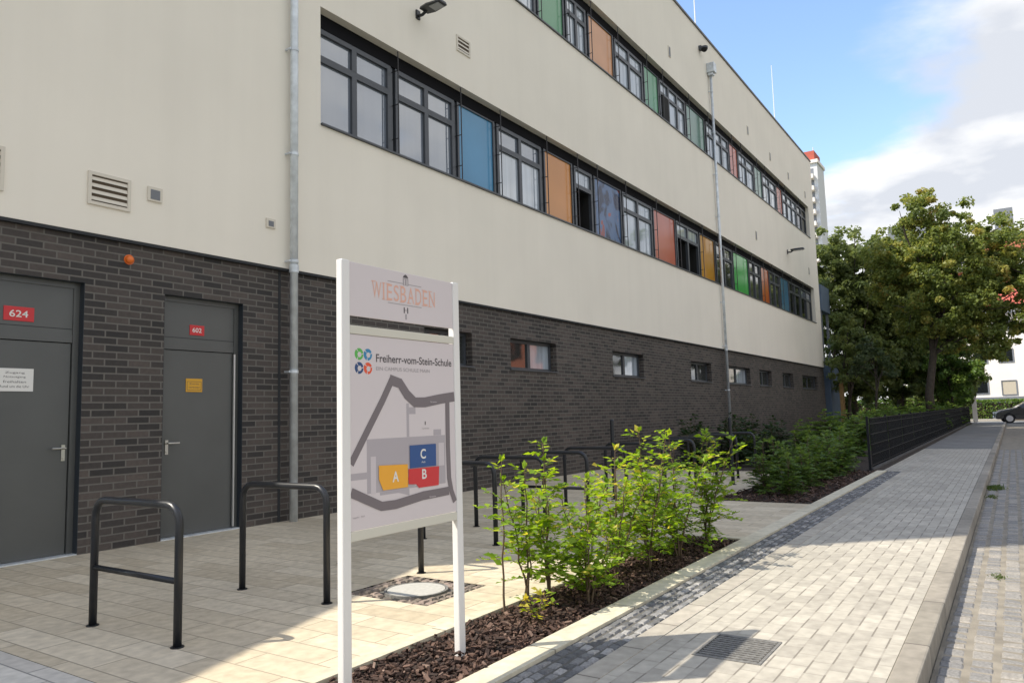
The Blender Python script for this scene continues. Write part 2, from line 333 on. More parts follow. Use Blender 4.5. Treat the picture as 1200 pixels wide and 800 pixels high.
# ---------------------------------------------------------------- camera
cam=bpy.data.cameras.new('camera'); co=bpy.data.objects.new('camera',cam); col.objects.link(co)
r=Vector((0.5580337,-0.82935085,-0.02784885)); u=Vector((-0.06749641,-0.07881319,0.99460179)); b=Vector((-0.82706869,-0.55314162,-0.09995862))
co.matrix_world=Matrix(((r.x,u.x,b.x,0),(r.y,u.y,b.y,0),(r.z,u.z,b.z,1.25),(0,0,0,1)))
cam.sensor_width=36; cam.lens=870/1200*36; cam.clip_end=2000; cam.clip_start=.05
scene.camera=co

# ---------------------------------------------------------------- light
EL=50.; sx,sy=-.667,.745
w=bpy.data.worlds.new('World'); scene.world=w; w.use_nodes=True
N=w.node_tree.nodes; L=w.node_tree.links; bg=N['Background']
sky=N.new('ShaderNodeTexSky'); sky.sky_type='NISHITA'; sky.sun_disc=False; sky.sun_elevation=R(EL); sky.sun_rotation=math.atan2(sx,sy); sky.air_density=1.0; sky.dust_density=.6; sky.ozone_density=1.6
tc=N.new('ShaderNodeTexCoord'); sp=N.new('ShaderNodeSeparateXYZ'); L.new(tc.outputs['Generated'],sp.inputs[0])
def mth(op,a,b=None,c=None):
    n=N.new('ShaderNodeMath'); n.operation=op
    for i,x in enumerate((a,b,c)):
        if x is None: continue
        if isinstance(x,(int,float)): n.inputs[i].default_value=x
        else: L.new(x,n.inputs[i])
    return n.outputs[0]
zz=mth('MAXIMUM',sp.outputs[2],0.0); zz=mth('ADD',zz,.14)
cx=mth('DIVIDE',sp.outputs[0],zz); cy=mth('DIVIDE',sp.outputs[1],zz)
cb=N.new('ShaderNodeCombineXYZ'); L.new(cx,cb.inputs[0]); L.new(cy,cb.inputs[1]); cb.inputs[2].default_value=3.3
n1=N.new('ShaderNodeTexNoise'); n1.inputs['Scale'].default_value=1.05; n1.inputs['Detail'].default_value=9; n1.inputs['Roughness'].default_value=.55; n1.inputs['Distortion'].default_value=.4; L.new(cb.outputs[0],n1.inputs['Vector'])
n2=N.new('ShaderNodeTexNoise'); n2.inputs['Scale'].default_value=1.9; n2.inputs['Detail'].default_value=9; L.new(cb.outputs[0],n2.inputs['Vector'])
# cloud bank: dense on the right hand side of the street, thinning towards the blue over the school
nrm=Vector(CLOUD) if 'CLOUD' in globals() else Vector((.10,-.80,-.60)); off=.30
dt=mth('ADD',mth('ADD',mth('MULTIPLY',sp.outputs[0],nrm.x),mth('MULTIPLY',sp.outputs[1],nrm.y)),mth('MULTIPLY',sp.outputs[2],nrm.z))
bias=mth('MULTIPLY',mth('ADD',dt,off),.75)
bias=mth('MINIMUM',mth('MAXIMUM',bias,-.085),.16)
cm=mth('ADD',n1.outputs['Fac'],bias)
mr=N.new('ShaderNodeMapRange'); mr.interpolation_type='SMOOTHSTEP'; mr.inputs[1].default_value=.47; mr.inputs[2].default_value=.585; L.new(cm,mr.inputs[0])
cr=N.new('ShaderNodeValToRGB'); e=cr.color_ramp.elements; e[0].position=.43; e[0].color=(4.1,4.3,4.7,1); e[1].position=.56; e[1].color=(6.2,6.2,6.2,1)
L.new(n2.outputs['Fac'],cr.inputs[0])
mx=N.new('ShaderNodeMix'); mx.data_type='RGBA'; L.new(mr.outputs[0],mx.inputs[0])
sb=N.new('ShaderNodeHueSaturation'); sb.inputs['Value'].default_value=1.75; sb.inputs['Saturation'].default_value=1.0; L.new(sky.outputs[0],sb.inputs['Color'])
L.new(sb.outputs[0],mx.inputs[6]); L.new(cr.outputs[0],mx.inputs[7])
L.new(mx.outputs[2],bg.inputs[0]); bg.inputs[1].default_value=.09
sun=bpy.data.lights.new('sun','SUN'); sun.energy=3.2; sun.angle=R(.53); sun.color=(1,.92,.78)
so=bpy.data.objects.new('sun',sun); col.objects.link(so)
sd=Vector((sx*math.cos(R(EL)),sy*math.cos(R(EL)),math.sin(R(EL)))); so.rotation_euler=sd.to_track_quat('Z','Y').to_euler(); so.location=(-10,15,20)
scene.view_settings.view_transform='Standard'; scene.view_settings.look='None'; scene.view_settings.exposure=1.05; scene.view_settings.gamma=1

# ---------------------------------------------------------------- ground
def sheet(x0,x1,y0,y1,z): return MB().quad((x0,y0,z),(x1,y0,z),(x1,y1,z),(x0,y1,z))
struct('ground', sheet(-600,1200,-900,900,-.135), M['grass'])
D=7.83
X2=57.2
# plaza with holes for the manhole surround and bed
pz=MB()
def holes(mb,x0,x1,y0,y1,hs,z):
    xs=sorted({x0,x1,*[h[0] for h in hs],*[h[1] for h in hs]}); ys=sorted({y0,y1,*[h[2] for h in hs],*[h[3] for h in hs]})
    for a,b_ in zip(xs,xs[1:]):
        for c,d in zip(ys,ys[1:]):
            mxx,my=(a+b_)/2,(c+d)/2
            if any(h[0]<mxx<h[1] and h[2]<my<h[3] for h in hs): continue
            mb.quad((a,c,z),(b_,c,z),(b_,d,z),(a,d,z))
    return mb
holes(pz,2.0,15.4,2.28,9.0,[(2.0,7.3,2.28,2.97),(3.92,4.6,3.37,4.15),(10.35,15.4,2.28,3.6)],0)
struct('plaza',pz,M['plaza'])
struct('plaza_grey_band',holes(MB(),-26,1.996,2.28,9.0,[(-4,1.996,2.28,2.97)],0),M['plaza_grey'])
# planting beds (soil a little below the paving) and edging
struct('planting_bed', MB().box(-4,7.3,2.28,2.87,-.1,-.03), M['soil'])
struct('far_planting_bed', MB().box(10.35,15.9,2.28,3.6,-.1,-.015), M['soil'])
struct('wall_planting_bed', MB().box(15.4,57,3.6,9.,-.1,.004).box(15.9,57,2.2,3.6,-.1,.002), M['soil'])
struct('inner_edging', MB().box(-4,7.3,2.87,2.97,-.1,.012).box(7.3,7.4,2.28,2.97,-.1,.012), M['edge'])
struct('outer_edging', MB().box(-4,16.0,2.12,2.28,-.1,.012), M['edge'])
struct('cobble_bedding', sheet(-4,16,1.85,2.12,-.008), M['joint_dark'])
struct('border_stone', MB().box(-4,X2-33,1.73,1.85,-.1,.004), M['border'])
struct('pavement', holes(MB(),-4,24.2,.58,1.73,[(3.80,4.22,1.13,1.48)],0).poly([(16.0,1.85,0),(24.2,1.85,0),(24.2,2.2,0),(16.0,2.2,0)]), M['pave'])
struct('far_pavement', sheet(24.2,X2,.58,2.2,0), M['asphalt_pale'])  # darker surface also paints in the tree and building shade from here on
struct('kerb', MB().box(-4,X2,.455,.58,-.3,.006), M['kerb'], bevel=.012)
struct('road', sheet(-12,210,-6.2,.455,-.125), M['asphalt_pale'])
struct('sett_gutter', sheet(-4,X2,-.9,.45,-.1155), M['joint_sand'])
struct('cross_street', sheet(X2,66,-40,60,-.117), M['asphalt_pale'])
struct('opposite_pavement', MB().box(66,69.0,-40,60,-.3,.0), M['border'])

def stones(x0,x1,y0,y1,z,lx,ly,h,gap,jit=.15,rot=False):
    """rows of rounded setts, one mesh; returns mb, tint"""
    V=[];F=[];T=[]
    ny=max(1,int(round((y1-y0)/ly))); sy_=(y1-y0)/ny
    for j in range(ny):
        x=x0-random.random()*lx
        while x<x1:
            l=lx*(1+random.uniform(-jit,jit)); a0=max(x+gap/2,x0); a1=min(x+l-gap/2,x1); x+=l
            if a1-a0<lx*.3: continue
            b0=y0+j*sy_+gap/2+random.uniform(0,gap*.5); b1=y0+(j+1)*sy_-gap/2-random.uniform(0,gap*.5)
            t=random.random(); zt=z+h*random.uniform(.8,1.15); tx,ty=random.uniform(-.003,.003),random.uniform(-.003,.003)
            n=len(V); i=min(a1-a0,b1-b0)*.16
            V += [(a0,b0,z-.03),(a1,b0,z-.03),(a1,b1,z-.03),(a0,b1,z-.03)]
            V += [(a0,b0,zt-.012),(a1,b0,zt-.012),(a1,b1,zt-.012),(a0,b1,zt-.012)]
            V += [(a0+i,b0+i,zt-tx-ty),(a1-i,b0+i,zt+tx-ty),(a1-i,b1-i,zt+tx+ty),(a0+i,b1-i,zt-tx+ty)]
            for o_ in (0,4):
                for k in range(4): k2=(k+1)%4; F.append((n+o_+k,n+o_+k2,n+o_+4+k2,n+o_+4+k))
            F.append((n+8,n+9,n+10,n+11)); T+=[t]*12
    m=MB(); m.v=V; m.f=F; return m,T
m,t=stones(1.5,16,1.855,2.115,-.012,.085,.065,.012,.009); o=struct('cobble_strip',m,M['stone_dark'],tint=t)
m,t=stones(2.5,26,-.9,.445,-.122,.13,.13,.011,.010,.3); o=struct('road_setts',m,M['stone_road'],tint=t)

# manhole: cobbled frame, ring and cover
mh=empty('manhole',(4.26,3.76,0),'round concrete manhole cover in a square of brown cobbles','manhole')
V=[];F=[];T=[]
struct('manhole_bedding', sheet(3.92,4.6,3.37,4.15,-.02), M['joint_dark'])
mm,tt=stones(-.34,.34,-.39,.39,-.018,.075,.07,.02,.01)
keepf=[];
for f,i in zip(mm.f,range(len(mm.f))):
    c=np.mean([mm.v[k] for k in f],0)
    g=f[0]//12*12; cc=np.mean([mm.v[g+k] for k in (8,9,10,11)],0)
    if math.hypot(cc[0],cc[1])<0 or math.hypot(cc[0],cc[1])>.262: keepf.append(f)
mm.f=keepf; mm.build('cobble_surround',M['stone_man'],mh,tint=tt)
def ring(r0,r1,z0,z1,n=48):
    m=MB()
    for i in range(n):
        a=2*math.pi*i/n; b_=2*math.pi*(i+1)/n
        p=lambda r,t,z:(r*math.cos(t),r*math.sin(t),z)
        m.quad(p(r0,a,z1),p(r1,a,z1),p(r1,b_,z1),p(r0,b_,z1)); m.quad(p(r1,a,z0),p(r1,b_,z0),p(r1,b_,z1),p(r1,a,z1))
        if r0>0: m.quad(p(r0,b_,z0),p(r0,a,z0),p(r0,a,z1),p(r0,b_,z1))
    return m
ring(.218,.236,-.03,.003).build('iron_ring',M['iron'],mh)
ring(0,.213,-.03,.002).build('cover',M['concrete'],mh)
# drain grate
dg_=empty('drain_grate',(4.01,1.305,0),'square dark studded drain grate set in the pale pavement','drain')
m=MB()
for i in range(12):
    x=-.19+i*.38/11; m.box(x-.008,x+.008,-.155,.155,-.012,.003)
for j in range(9):
    y=-.14+j*.28/8; m.box(-.19,.19,y-.006,y+.006,-.014,-.001)
m.build('grate_bars',M['iron'],dg_)
MB().box(-.21,-.195,-.175,.175,-.03,.004).box(.195,.21,-.175,.175,-.03,.004).box(-.195,.195,-.175,-.16,-.03,.004).box(-.195,.195,.16,.175,-.03,.004).build('grate_frame',M['iron'],dg_)
sheet(-.195,.195,-.16,.16,-.03).build('sump',M['dark'],dg_)

# bark mulch
def mulch(x0,x1,y0,y1,z,n,s0,s1,name,label):
    P=np.stack([rng.uniform(x0,x1,n),rng.uniform(y0,y1,n),z+rng.uniform(0,.028,n)+.018*np.sin(rng.uniform(0,6,n))],1)
    l=rng.uniform(s0,s1,n); wd=l*rng.uniform(.25,.6,n); a=rng.uniform(0,2*np.pi,n); tl=rng.normal(0,.35,n); rl=rng.normal(0,.3,n)
    ux=np.stack([np.cos(a)*np.cos(tl),np.sin(a)*np.cos(tl),np.sin(tl)],1); vx=np.stack([-np.sin(a)*np.cos(rl),np.cos(a)*np.cos(rl),np.sin(rl)],1)
    nx=np.cross(ux,vx); th=.004
    V=[]
    for sgn in (-1,1):
        for su_,sv in ((-1,-1),(1,-.7),(.9,1),(-.8,.8)): V.append(P+ux*(l*su_/2)[:,None]+vx*(wd*sv/2)[:,None]+nx*th*sgn)
    V=np.stack(V,1).reshape(-1,3)
    base=np.arange(n)[:,None]*8
    fs=np.array([(4,5,6,7),(0,1,5,4),(1,2,6,5),(2,3,7,6),(3,0,4,7)])
    F=(base[:,:,None]+fs[None]).reshape(-1,4)
    me=bpy.data.meshes.new(name); me.from_pydata(V.tolist(),[],F.tolist()); me.materials.append(M['bark'])
    t=np.repeat(rng.beta(1.6,2.6,n),8); set_tint(me,t)
    o=bpy.data.objects.new(name,me); col.objects.link(o); return tag(o,label,'bark mulch',kind='stuff')
mulch(1.9,7.28,2.29,2.86,-.03,9000,.02,.05,'bark_mulch','reddish brown bark chips filling the near planting bed')
mulch(10.4,15.9,2.3,3.58,-.015,3500,.03,.07,'bark_mulch','shaded bark chips filling the far planting bed')

# ---------------------------------------------------------------- school
YS=D-.05    # render face, 5 cm proud of the brick
XL,XR=1.8,40.0
ZB,ZT=3.26,13.95
school=empty('school_building',(XL,D,0),'long cream school with dark brick base and two bands of coloured windows','building')
def sp_(mb,name,m,parent=school,**k):
    # vertices given in world space; parents sit at rotation 0
    off=Vector((0,0,0)); p=parent
    while p is not None: off+=Vector(p.location); p=p.parent
    mb.v=[(v[0]-off.x,v[1]-off.y,v[2]-off.z) for v in mb.v]
    return mb.build(name,m,parent,**k)
def wallgrid(x0,x1,z0,z1,y,ops,depth):
    mb=MB(); xs=sorted({x0,x1,*[a for o in ops for a in o[:2]]}); zs=sorted({z0,z1,*[a for o in ops for a in o[2:4]]})
    for a,b_ in zip(xs,xs[1:]):
        for c,d in zip(zs,zs[1:]):
            mx_,mz=(a+b_)/2,(c+d)/2
            if any(o[0]<mx_<o[1] and o[2]<mz<o[3] for o in ops): continue
            mb.quad((a,y,c),(b_,y,c),(b_,y,d),(a,y,d))
    for a,b_,c,d in ops:
        y2=y+depth
        mb.quad((a,y,c),(a,y,d),(a,y2,d),(a,y2,c)); mb.quad((b_,y,d),(b_,y,c),(b_,y2,c),(b_,y2,d))
        mb.quad((a,y,d),(b_,y,d),(b_,y2,d),(a,y2,d)); 
        if c>z0+.02: mb.quad((a,y,c),(a,y2,c),(b_,y2,c),(b_,y,c))
    return mb
B1=(6.94,38.8,5.40,7.16); B2=(6.94,38.8,9.68,11.29)
wg=wallgrid(XL,XR,ZB,ZT,YS,[B1,B2],.24)
wg.quad((XL,YS,ZB),(XR,YS,ZB),(XR,D+.01,ZB),(XL,D+.01,ZB))            # drip soffit
yb=24
wg.quad((XR,YS,ZB),(XR,yb,ZB),(XR,yb,ZT),(XR,YS,ZT)).quad((XL,yb,ZB),(XL,YS,ZB),(XL,YS,ZT),(XL,yb,ZT)).quad((XR,yb,ZB),(XL,yb,ZB),(XL,yb,ZT),(XR,yb,ZT))
sp_(wg,'render_wall',M['stucco'])
doors=[(2.62,3.83,0,2.74),(4.70,5.73,0,2.73)]
smalls=[(9.15,10.44),(11.65,13.36),(16.0,17.8),(21.2,23.0),(24.7,27.2),(28.4,30.1),(31.8,33.6),(35.3,38.5)]
so_=[(a,b_,2.12,2.73) for a,b_ in smalls]
bw=wallgrid(XL,XR,-.12,ZB,D,doors+so_,.26)
bw.quad((XR,D,-.12),(XR,yb,-.12),(XR,yb,ZB),(XR,D,ZB)).quad((XL,yb,-.12),(XL,D,-.12),(XL,D,ZB),(XL,yb,ZB))
sp_(bw,'brick_wall',M['brick'])
sp_(MB().quad((XL,YS,ZT),(XR,YS,ZT),(XR,yb,ZT),(XL,yb,ZT)),'roof',M['roof'])
sp_(MB().box(XL-.03,XR+.03,YS-.04,YS+.35,ZT,ZT+.07),'roof_coping',M['coping'])
sp_(MB().box(XL,XR,D-.056,D-.002,ZB-.035,ZB-.004),'drip_shadow_strip',M['joint'])  # drip strip, its dark colour painting the shadow line under the proud render
sp_(MB().box(6.26,6.30,D-.004,D+.02,0,ZB-.04),'expansion_joint',M['joint'])
# bands
def part(mb,name,m,parent,label=None,**k):
    o=sp_(mb,name,m,parent,**k)
    if label: o['label']=label
    return o
YR=YS+.20        # glazing plane
def band(zb,zt,units):
    hb=.22  # blind box at head, the recess shadow painted into its near black
    part(MB().box(6.94,38.8,YS+.15,YS+.235,zt-hb,zt-.003),'shadowed_blind_box',M['soffit'],school)
    part(MB().box(6.942,38.798,YS-.035,YS+.235,zb+.002,zb+.03),'window_sill',M['frame'],school)
    z0=zb+.03; z1=zt-hb
    for u_ in units:
        kind,a,b_=u_[0],u_[1],u_[2]
        if kind=='p':
            fr=MB().box(a,a+.05,YR-.05,YR+.03,z0,z1).box(b_-.05,b_,YR-.05,YR+.03,z0,z1).box(a+.05,b_-.05,YR-.045,YR-.021,z0,z0+.03).box(a+.05,b_-.05,YR-.045,YR-.021,z1-.03,z1)
            o=part(MB().box(a+.05,b_-.05,YR-.02,YR+.01,z0,z1),'coloured_panel',M[u_[3]],school,u_[3].replace('deepblue','dark blue')+' panel' if u_[3]!='mural' else 'dark blue panel with a red swirl')
            part(fr,'panel_frame',M['frame'],o)
        else:
            n=u_[3]; pm=u_[4]; lf=(b_-a)/n; fw=.075; zt_=z0+(z1-z0)*.70
            root=MB()
            root.box(a,b_,YR-.045,YR+.03,z0,z0+fw).box(a,b_,YR-.045,YR+.03,z1-fw,z1).box(a,b_,YR-.042,YR+.028,zt_-.05,zt_+.05)
            for i in range(n+1):
                x=a+i*lf; h=fw if i in (0,n) else .05
                xa=x if i==0 else (x-fw if i==n else x-h); xb=x+fw if i==0 else (x if i==n else x+h)
                for q0,q1 in ((z0+fw,zt_-.05),(zt_+.05,z1-fw)): root.box(xa,xb,YR-.045,YR+.03,q0,q1)
            fo=part(root,'window',M['frame'],school)
            for i in range(n):
                x0_=a+i*lf+(fw if i==0 else .05); x1_=a+(i+1)*lf-(fw if i==n-1 else .05)
                pms=pm if isinstance(pm,tuple) else (pm,pm)
                for q0,q1,pp in ((z0+fw,zt_-.05,pms[0]),(zt_+.05,z1-fw,pms[1])):
                    if pp=='open':
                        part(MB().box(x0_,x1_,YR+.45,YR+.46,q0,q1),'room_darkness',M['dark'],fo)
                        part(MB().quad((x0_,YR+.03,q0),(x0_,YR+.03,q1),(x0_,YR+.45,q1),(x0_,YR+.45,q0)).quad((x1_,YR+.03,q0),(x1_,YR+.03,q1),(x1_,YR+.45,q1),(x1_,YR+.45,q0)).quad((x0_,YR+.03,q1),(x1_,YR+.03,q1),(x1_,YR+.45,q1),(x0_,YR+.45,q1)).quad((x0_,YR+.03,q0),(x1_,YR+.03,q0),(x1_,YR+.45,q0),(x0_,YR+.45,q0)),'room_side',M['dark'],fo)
                    else:
                        part(MB().quad((x0_,YR,q0),(x1_,YR,q0),(x1_,YR,q1),(x0_,YR,q1)),'pane',M[pp],fo)
                        if pp=='pane_b' and (x1_-x0_)>.4 and len(u_)>5:
                            pass
        # blind guide rail with brackets at the right hand edge of every unit
        if b_<38.5:
            xr=b_+.035
            g=MB().tube([(xr,YS+.025,zb+.03),(xr,YS+.025,zt-.004)],.011,6)
            for q in (.18,.5,.82): g.box(xr-.006,xr+.006,YS+.025,YR-.03,zb+(zt-zb)*q-.006,zb+(zt-zb)*q+.006)
            part(g,'guide_rail',M['rail'],school)
            part(MB().box(b_+.004,b_+.066,YR-.02,YR+.03,z0,z1),'mullion',M['frame'],school)
    # backing so that no gap looks into the hollow building
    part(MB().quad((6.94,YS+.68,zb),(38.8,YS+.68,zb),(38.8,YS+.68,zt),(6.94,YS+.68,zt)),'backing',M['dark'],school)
band(5.40,7.16,[('w',6.95,8.55,2,'pane_a'),('w',8.66,10.2,2,'pane_a'),('p',10.28,11.45,'blue'),('w',11.53,13.18,2,('pane_c','pane_a')),('p',13.28,14.53,'orange'),
 ('w',14.62,15.5,1,('open','pane_c')),('p',15.58,17.08,'mural'),('w',17.16,19.05,2,('pane_c','pane_c')),('p',19.13,20.78,'salmon'),('w',20.86,22.75,2,('open','pane_c')),
 ('p',22.84,24.3,'amber'),('w',24.42,26.2,2,'pane_d'),('p',26.28,28.15,'brightgreen'),('w',28.24,29.75,2,'pane_d'),('p',29.84,31.05,'rust'),('w',31.14,32.75,2,'pane_d'),
 ('p',32.84,34.3,'steelblue'),('w',34.38,36.5,2,('pane_b','pane_d')),('w',36.58,38.79,2,('pane_b','pane_a'))])
band(9.68,11.29,[('w',6.95,8.55,2,'pane_c'),('p',8.63,9.9,'blue'),('w',9.98,11.5,2,'pane_c'),('w',11.58,13.15,2,'pane_c'),('p',13.23,14.4,'green'),('w',14.5,15.5,2,'pane_c'),
 ('p',15.6,17.0,'peach'),('w',17.08,18.85,2,'pane_c'),('p',18.93,20.0,'green'),('w',20.08,22.15,3,('pane_c','pane_c')),('p',22.23,23.95,'greygreen'),
 ('w',24.1,26.5,3,'pane_c'),('p',26.58,27.6,'salmon'),('w',27.68,29.7,2,'pane_c'),('p',29.78,30.9,'greygreen'),('w',30.98,33.1,2,'pane_c'),('p',33.18,34.15,'salmon'),
 ('w',34.23,36.8,3,'pane_c'),('w',36.88,38.79,2,'pane_b')])
# tilted-in dark open sash in the upper band
part(MB().box(20.22,20.72,YR-.06,YR-.048,9.80,10.62),'open_sash_gap',M['dark'],school)
# small ground floor windows
for i,(a,b_) in enumerate(smalls):
    y=D+.17; z0,z1=2.12,2.73; mid=(a+b_)/2
    f=MB().box(a+.002,b_-.002,y-.03,y+.04,z0+.022,z0+.075).box(a+.002,b_-.002,y-.03,y+.04,z1-.06,z1-.002).box(a+.002,a+.06,y-.03,y+.04,z0+.075,z1-.06).box(b_-.06,b_-.002,y-.03,y+.04,z0+.075,z1-.06).box(mid-.05,mid+.05,y-.03,y+.04,z0+.075,z1-.06)
    fo=part(f,'small_window',M['frame'] if i else M['frame'],school)
    part(MB().quad((a+.06,y,z0+.075),(mid-.05,y,z0+.075),(mid-.05,y,z1-.06),(a+.06,y,z1-.06)),'pane',M['pane_d'],fo)
    part(MB().quad((mid+.05,y,z0+.075),(b_-.06,y,z0+.075),(b_-.06,y,z1-.06),(mid+.05,y,z1-.06)),'pane',M['pane_c'] if i in (1,2,4) else M['pane_d'],fo)
    part(MB().box(a-.03,b_+.03,D-.03,y-.03,z0-.004,z0+.02),'window_sill',M['frame'],fo)
# doors
def door(a,b_,zt,hs,kick):
    y=D+.12
    fr=MB().box(a+.003,a+.06,y-.03,y+.05,.0,zt-.003).box(b_-.06,b_-.003,y-.03,y+.05,.0,zt-.003).box(a+.06,b_-.06,y-.03,y+.05,zt-.06,zt-.003).box(a+.06,b_-.06,y-.022,y+.05,2.12,2.20)
    d=part(MB().box(a+.068,b_-.068,y-.012,y+.04,.015,2.112),'door',M['door'],school,bevel=.004)
    part(fr,'door_frame',M['door'],d)
    part(MB().box(a+.06,b_-.06,y-.016,y+.045,2.20,zt-.06),'top_panel',M['door'],d)
    part(MB().box(a+.062,b_-.062,y-.0175,y-.016,2.255,2.262),'panel_seam',M['joint'],d)
    # fixed side jamb in darker colour (reveal lining)
    part(MB().box(b_-.0025,b_-.0005,D-.001,y-.03,.0,zt-.003).box(a+.0005,a+.0025,D-.001,y-.03,.0,zt-.003).box(a+.003,b_-.003,D+.002,y-.03,zt-.0028,zt-.0008),'reveal_lining',M['darkframe'],d)
    xh=a+.115 if hs<0 else b_-.115
    hd=MB().tube([(xh,y-.012,1.055),(xh,y-.065,1.055),(xh-hs*.035,y-.07,1.055),(xh-hs*.125,y-.07,1.055)],.010,8)
    hd.box(xh-.018,xh+.018,y-.022,y-.012,.93,1.09)
    hd.tube([(xh,y-.022,.96),(xh,y-.03,.96)],.011,10)
    part(hd,'handle',M['handle'],d)
    for z in (.25,1.1,1.9):
        xx=b_-.07 if hs<0 else a+.07
        part(MB().tube([(xx,y-.028,z-.05),(xx,y-.028,z+.05)],.009,8),'hinge',M['door'],d)
    return d
d1=door(*doors[0][:2],2.74,1,0); d2=door(*doors[1][:2],2.73,-1,0)
part(MB().box(5.655,5.672,D+.065,D+.088,.03,2.10),'edge_rail',M['alu'],d2)
part(MB().box(2.62,3.83,D-.0,D+.26,-.1,.012),'threshold',M['steel'],school); part(MB().box(4.70,5.73,D,D+.26,-.1,.012),'threshold',M['steel'],school)
part(MB().quad((2.5,D+.258,0),(5.9,D+.258,0),(5.9,D+.258,2.9),(2.5,D+.258,2.9)),'backing',M['dark'],school)
# drainpipes
def pipe(x,z0,z1,r_,hop=False,lab=None):
    yc=YS-.09
    o=part(MB().tube([(x,yc,z0),(x,yc,z1)],r_,16),'drainpipe',M['steel'],school,lab,smooth=False)
    for f in o.data.polygons: f.use_smooth=len(f.vertices)==4
    z=z0+.45
    while z<z1-.3:
        g=MB().tube([(x,yc,z-.018),(x,yc,z+.018)],r_+.007,16); g.box(x-r_-.03,x-r_-.012,yc-.01,YS,z-.012,z+.012)
        part(g,'pipe_clamp',M['steel'],o); z+=1.45
    part(MB().tube([(x,yc,3.2),(x,yc,3.3)],r_+.01,16),'pipe_sleeve',M['steel'],o)
    if hop:
        part(MB().box(x-.14,x+.14,YS-.26,YS-.002,z1-.05,z1+.28).box(x-.1,x+.1,YS-.2,YS-.02,z1-.14,z1-.05),'rainwater_hopper',M['steel'],o,bevel=.01)
pipe(6.40,.0,ZT-.25,.052,lab='near galvanised drainpipe'); pipe(24.16,.0,12.75,.045,True,'far drainpipe with a box hopper')
part(MB().box(6.34,6.46,YS-.14,YS,ZT-.26,ZT-.1),'drain_outlet',M['steel'],school)
# vents
def vent(x0,x1,z0,z1,slats=True):
    o=part(MB().box(x0,x0+.035,YS-.02,YS,z0,z1).box(x1-.035,x1,YS-.02,YS,z0,z1).box(x0+.035,x1-.035,YS-.02,YS,z0,z0+.035).box(x0+.035,x1-.035,YS-.02,YS,z1-.035,z1),'vent_grille',M['grille'],school)
    part(MB().box(x0+.035,x1-.035,YS-.004,YS-.001,z0+.035,z1-.035),'vent_opening',M['ventgap'],o)
    n=max(2,int((z1-z0-.07)/.062)); m=MB()
    for i in range(n):
        z=z0+.035+(i+.2)*(z1-z0-.07)/n
        m.poly([(x0+.035,YS-.016,z),(x1-.035,YS-.016,z),(x1-.035,YS-.005,z+.04),(x0+.035,YS-.005,z+.04)])
    part(m,'vent_slat',M['grille'],o)
vent(3.80,4.25,3.56,3.91); vent(2.56,3.03,3.50,3.93); vent(10.10,10.50,7.80,8.10)
def smallbox(x0,x1,z0,z1): 
    o=part(MB().box(x0,x1,YS-.02,YS,z0,z1),'overflow_outlet',M['grille'],school); part(MB().box(x0+.03,x1-.03,YS-.023,YS-.02,z0+.02,z1-.03),'outlet_opening',M['greybox'],o)
smallbox(4.44,4.61,3.74,3.90); smallbox(6.02,6.16,3.75,3.87)
for x,z in ((20.6,12.05),(28.6,12.1),(31.8,11.95),(34.9,11.9),(38.2,11.8),(28.9,7.97),(37.9,7.9)): smallbox(x-.09,x+.09,z-.17,z+.17)
# rooftop lightning rods
for x,h_,l in ((24.4,4.5,'slender lightning rod nearest along the school roof edge'),(34.9,3.4,'slender lightning rod farther along the school roof edge')):
    rd=empty('lightning_rod',(x,8.2,ZT),l,'lightning rod')
    MB().tube([(0,0,0),(0,0,h_)],[.022,.012],6).build('rod',M['white'],rd); MB().box(-.12,.12,-.12,.12,0,.08).build('base',M['concrete'],rd)
# wall lamps
def lamp(x,z,label,s=1.):
    e_=empty('wall_lamp',(x,YS,z),label,'wall lamp','black lamps on the school wall')
    a=MB().box(-.05*s,.05*s,-.03,0,-.08*s,.08*s); a.tube([(0,-.02,-.02),(0,-.12*s,-.03),(0.02,-.2*s,.03)],.028*s,10); a.build('arm',M['black'],e_,smooth=False,bevel=.004)
    # flat head, seen from below, tapering outwards
    L_=.46*s
    hb_=[(-.11*s,-.14*s),(.11*s,-.14*s),(.145*s,-.30*s),(.10*s,-.14*s-L_),(-.10*s,-.14*s-L_),(-.145*s,-.30*s)]
    m=MB(); zt=.075*s; n=len(hb_)
    m.v=[(p[0],p[1],.02*s) for p in hb_]+[(p[0]*.8,p[1]*.98,zt) for p in hb_]
    m.f=[tuple(reversed(range(n))),tuple(range(n,2*n))]+[(i,(i+1)%n,n+(i+1)%n,n+i) for i in range(n)]
    m.build('head',M['black'],e_,bevel=.008)
    MB().box(-.09*s,.09*s,-.55*s,-.34*s,.006*s,.018*s).build('lens',M['lens'],e_)
lamp(9.05,7.98,'black angled wall lamp high above the nearest windows',.95); lamp(33.8,8.15,'small black wall lamp near the far corner of the school',1.2)
cm_=empty('security_camera',(23.4,YS,13.25),'small dark dome camera beside the rainwater hopper','security camera')
MB().box(-.09,.09,-.10,0,-.02,.12).build('mount',M['frame'],cm_,bevel=.01)
m=MB(); 
for i in range(5):
    a0,a1=i*math.pi/10,(i+1)*math.pi/10
    for k in range(12):
        b0,b1=k*math.pi/6,(k+1)*math.pi/6
        p=lambda a,b_:(.11*math.cos(a)*math.cos(b_),-.17+.11*math.cos(a)*math.sin(b_),-.0-.11*math.sin(a))
        m.quad(p(a0,b0),p(a0,b1),p(a1,b1),p(a1,b0))
m.build('dome',M['dark'],cm_,smooth=True); MB().tube([(0,-.17,0),(0,-.17,.06)],.12,16).build('cap',M['frame'],cm_)
bc=empty('warning_beacon',(4.28,D,3.05),'round orange warning beacon on the dark brick above the doors','beacon')
MB().tube([(0,0,0),(0,-.012,0)],.055,16).build('base',M['beacon'],bc)
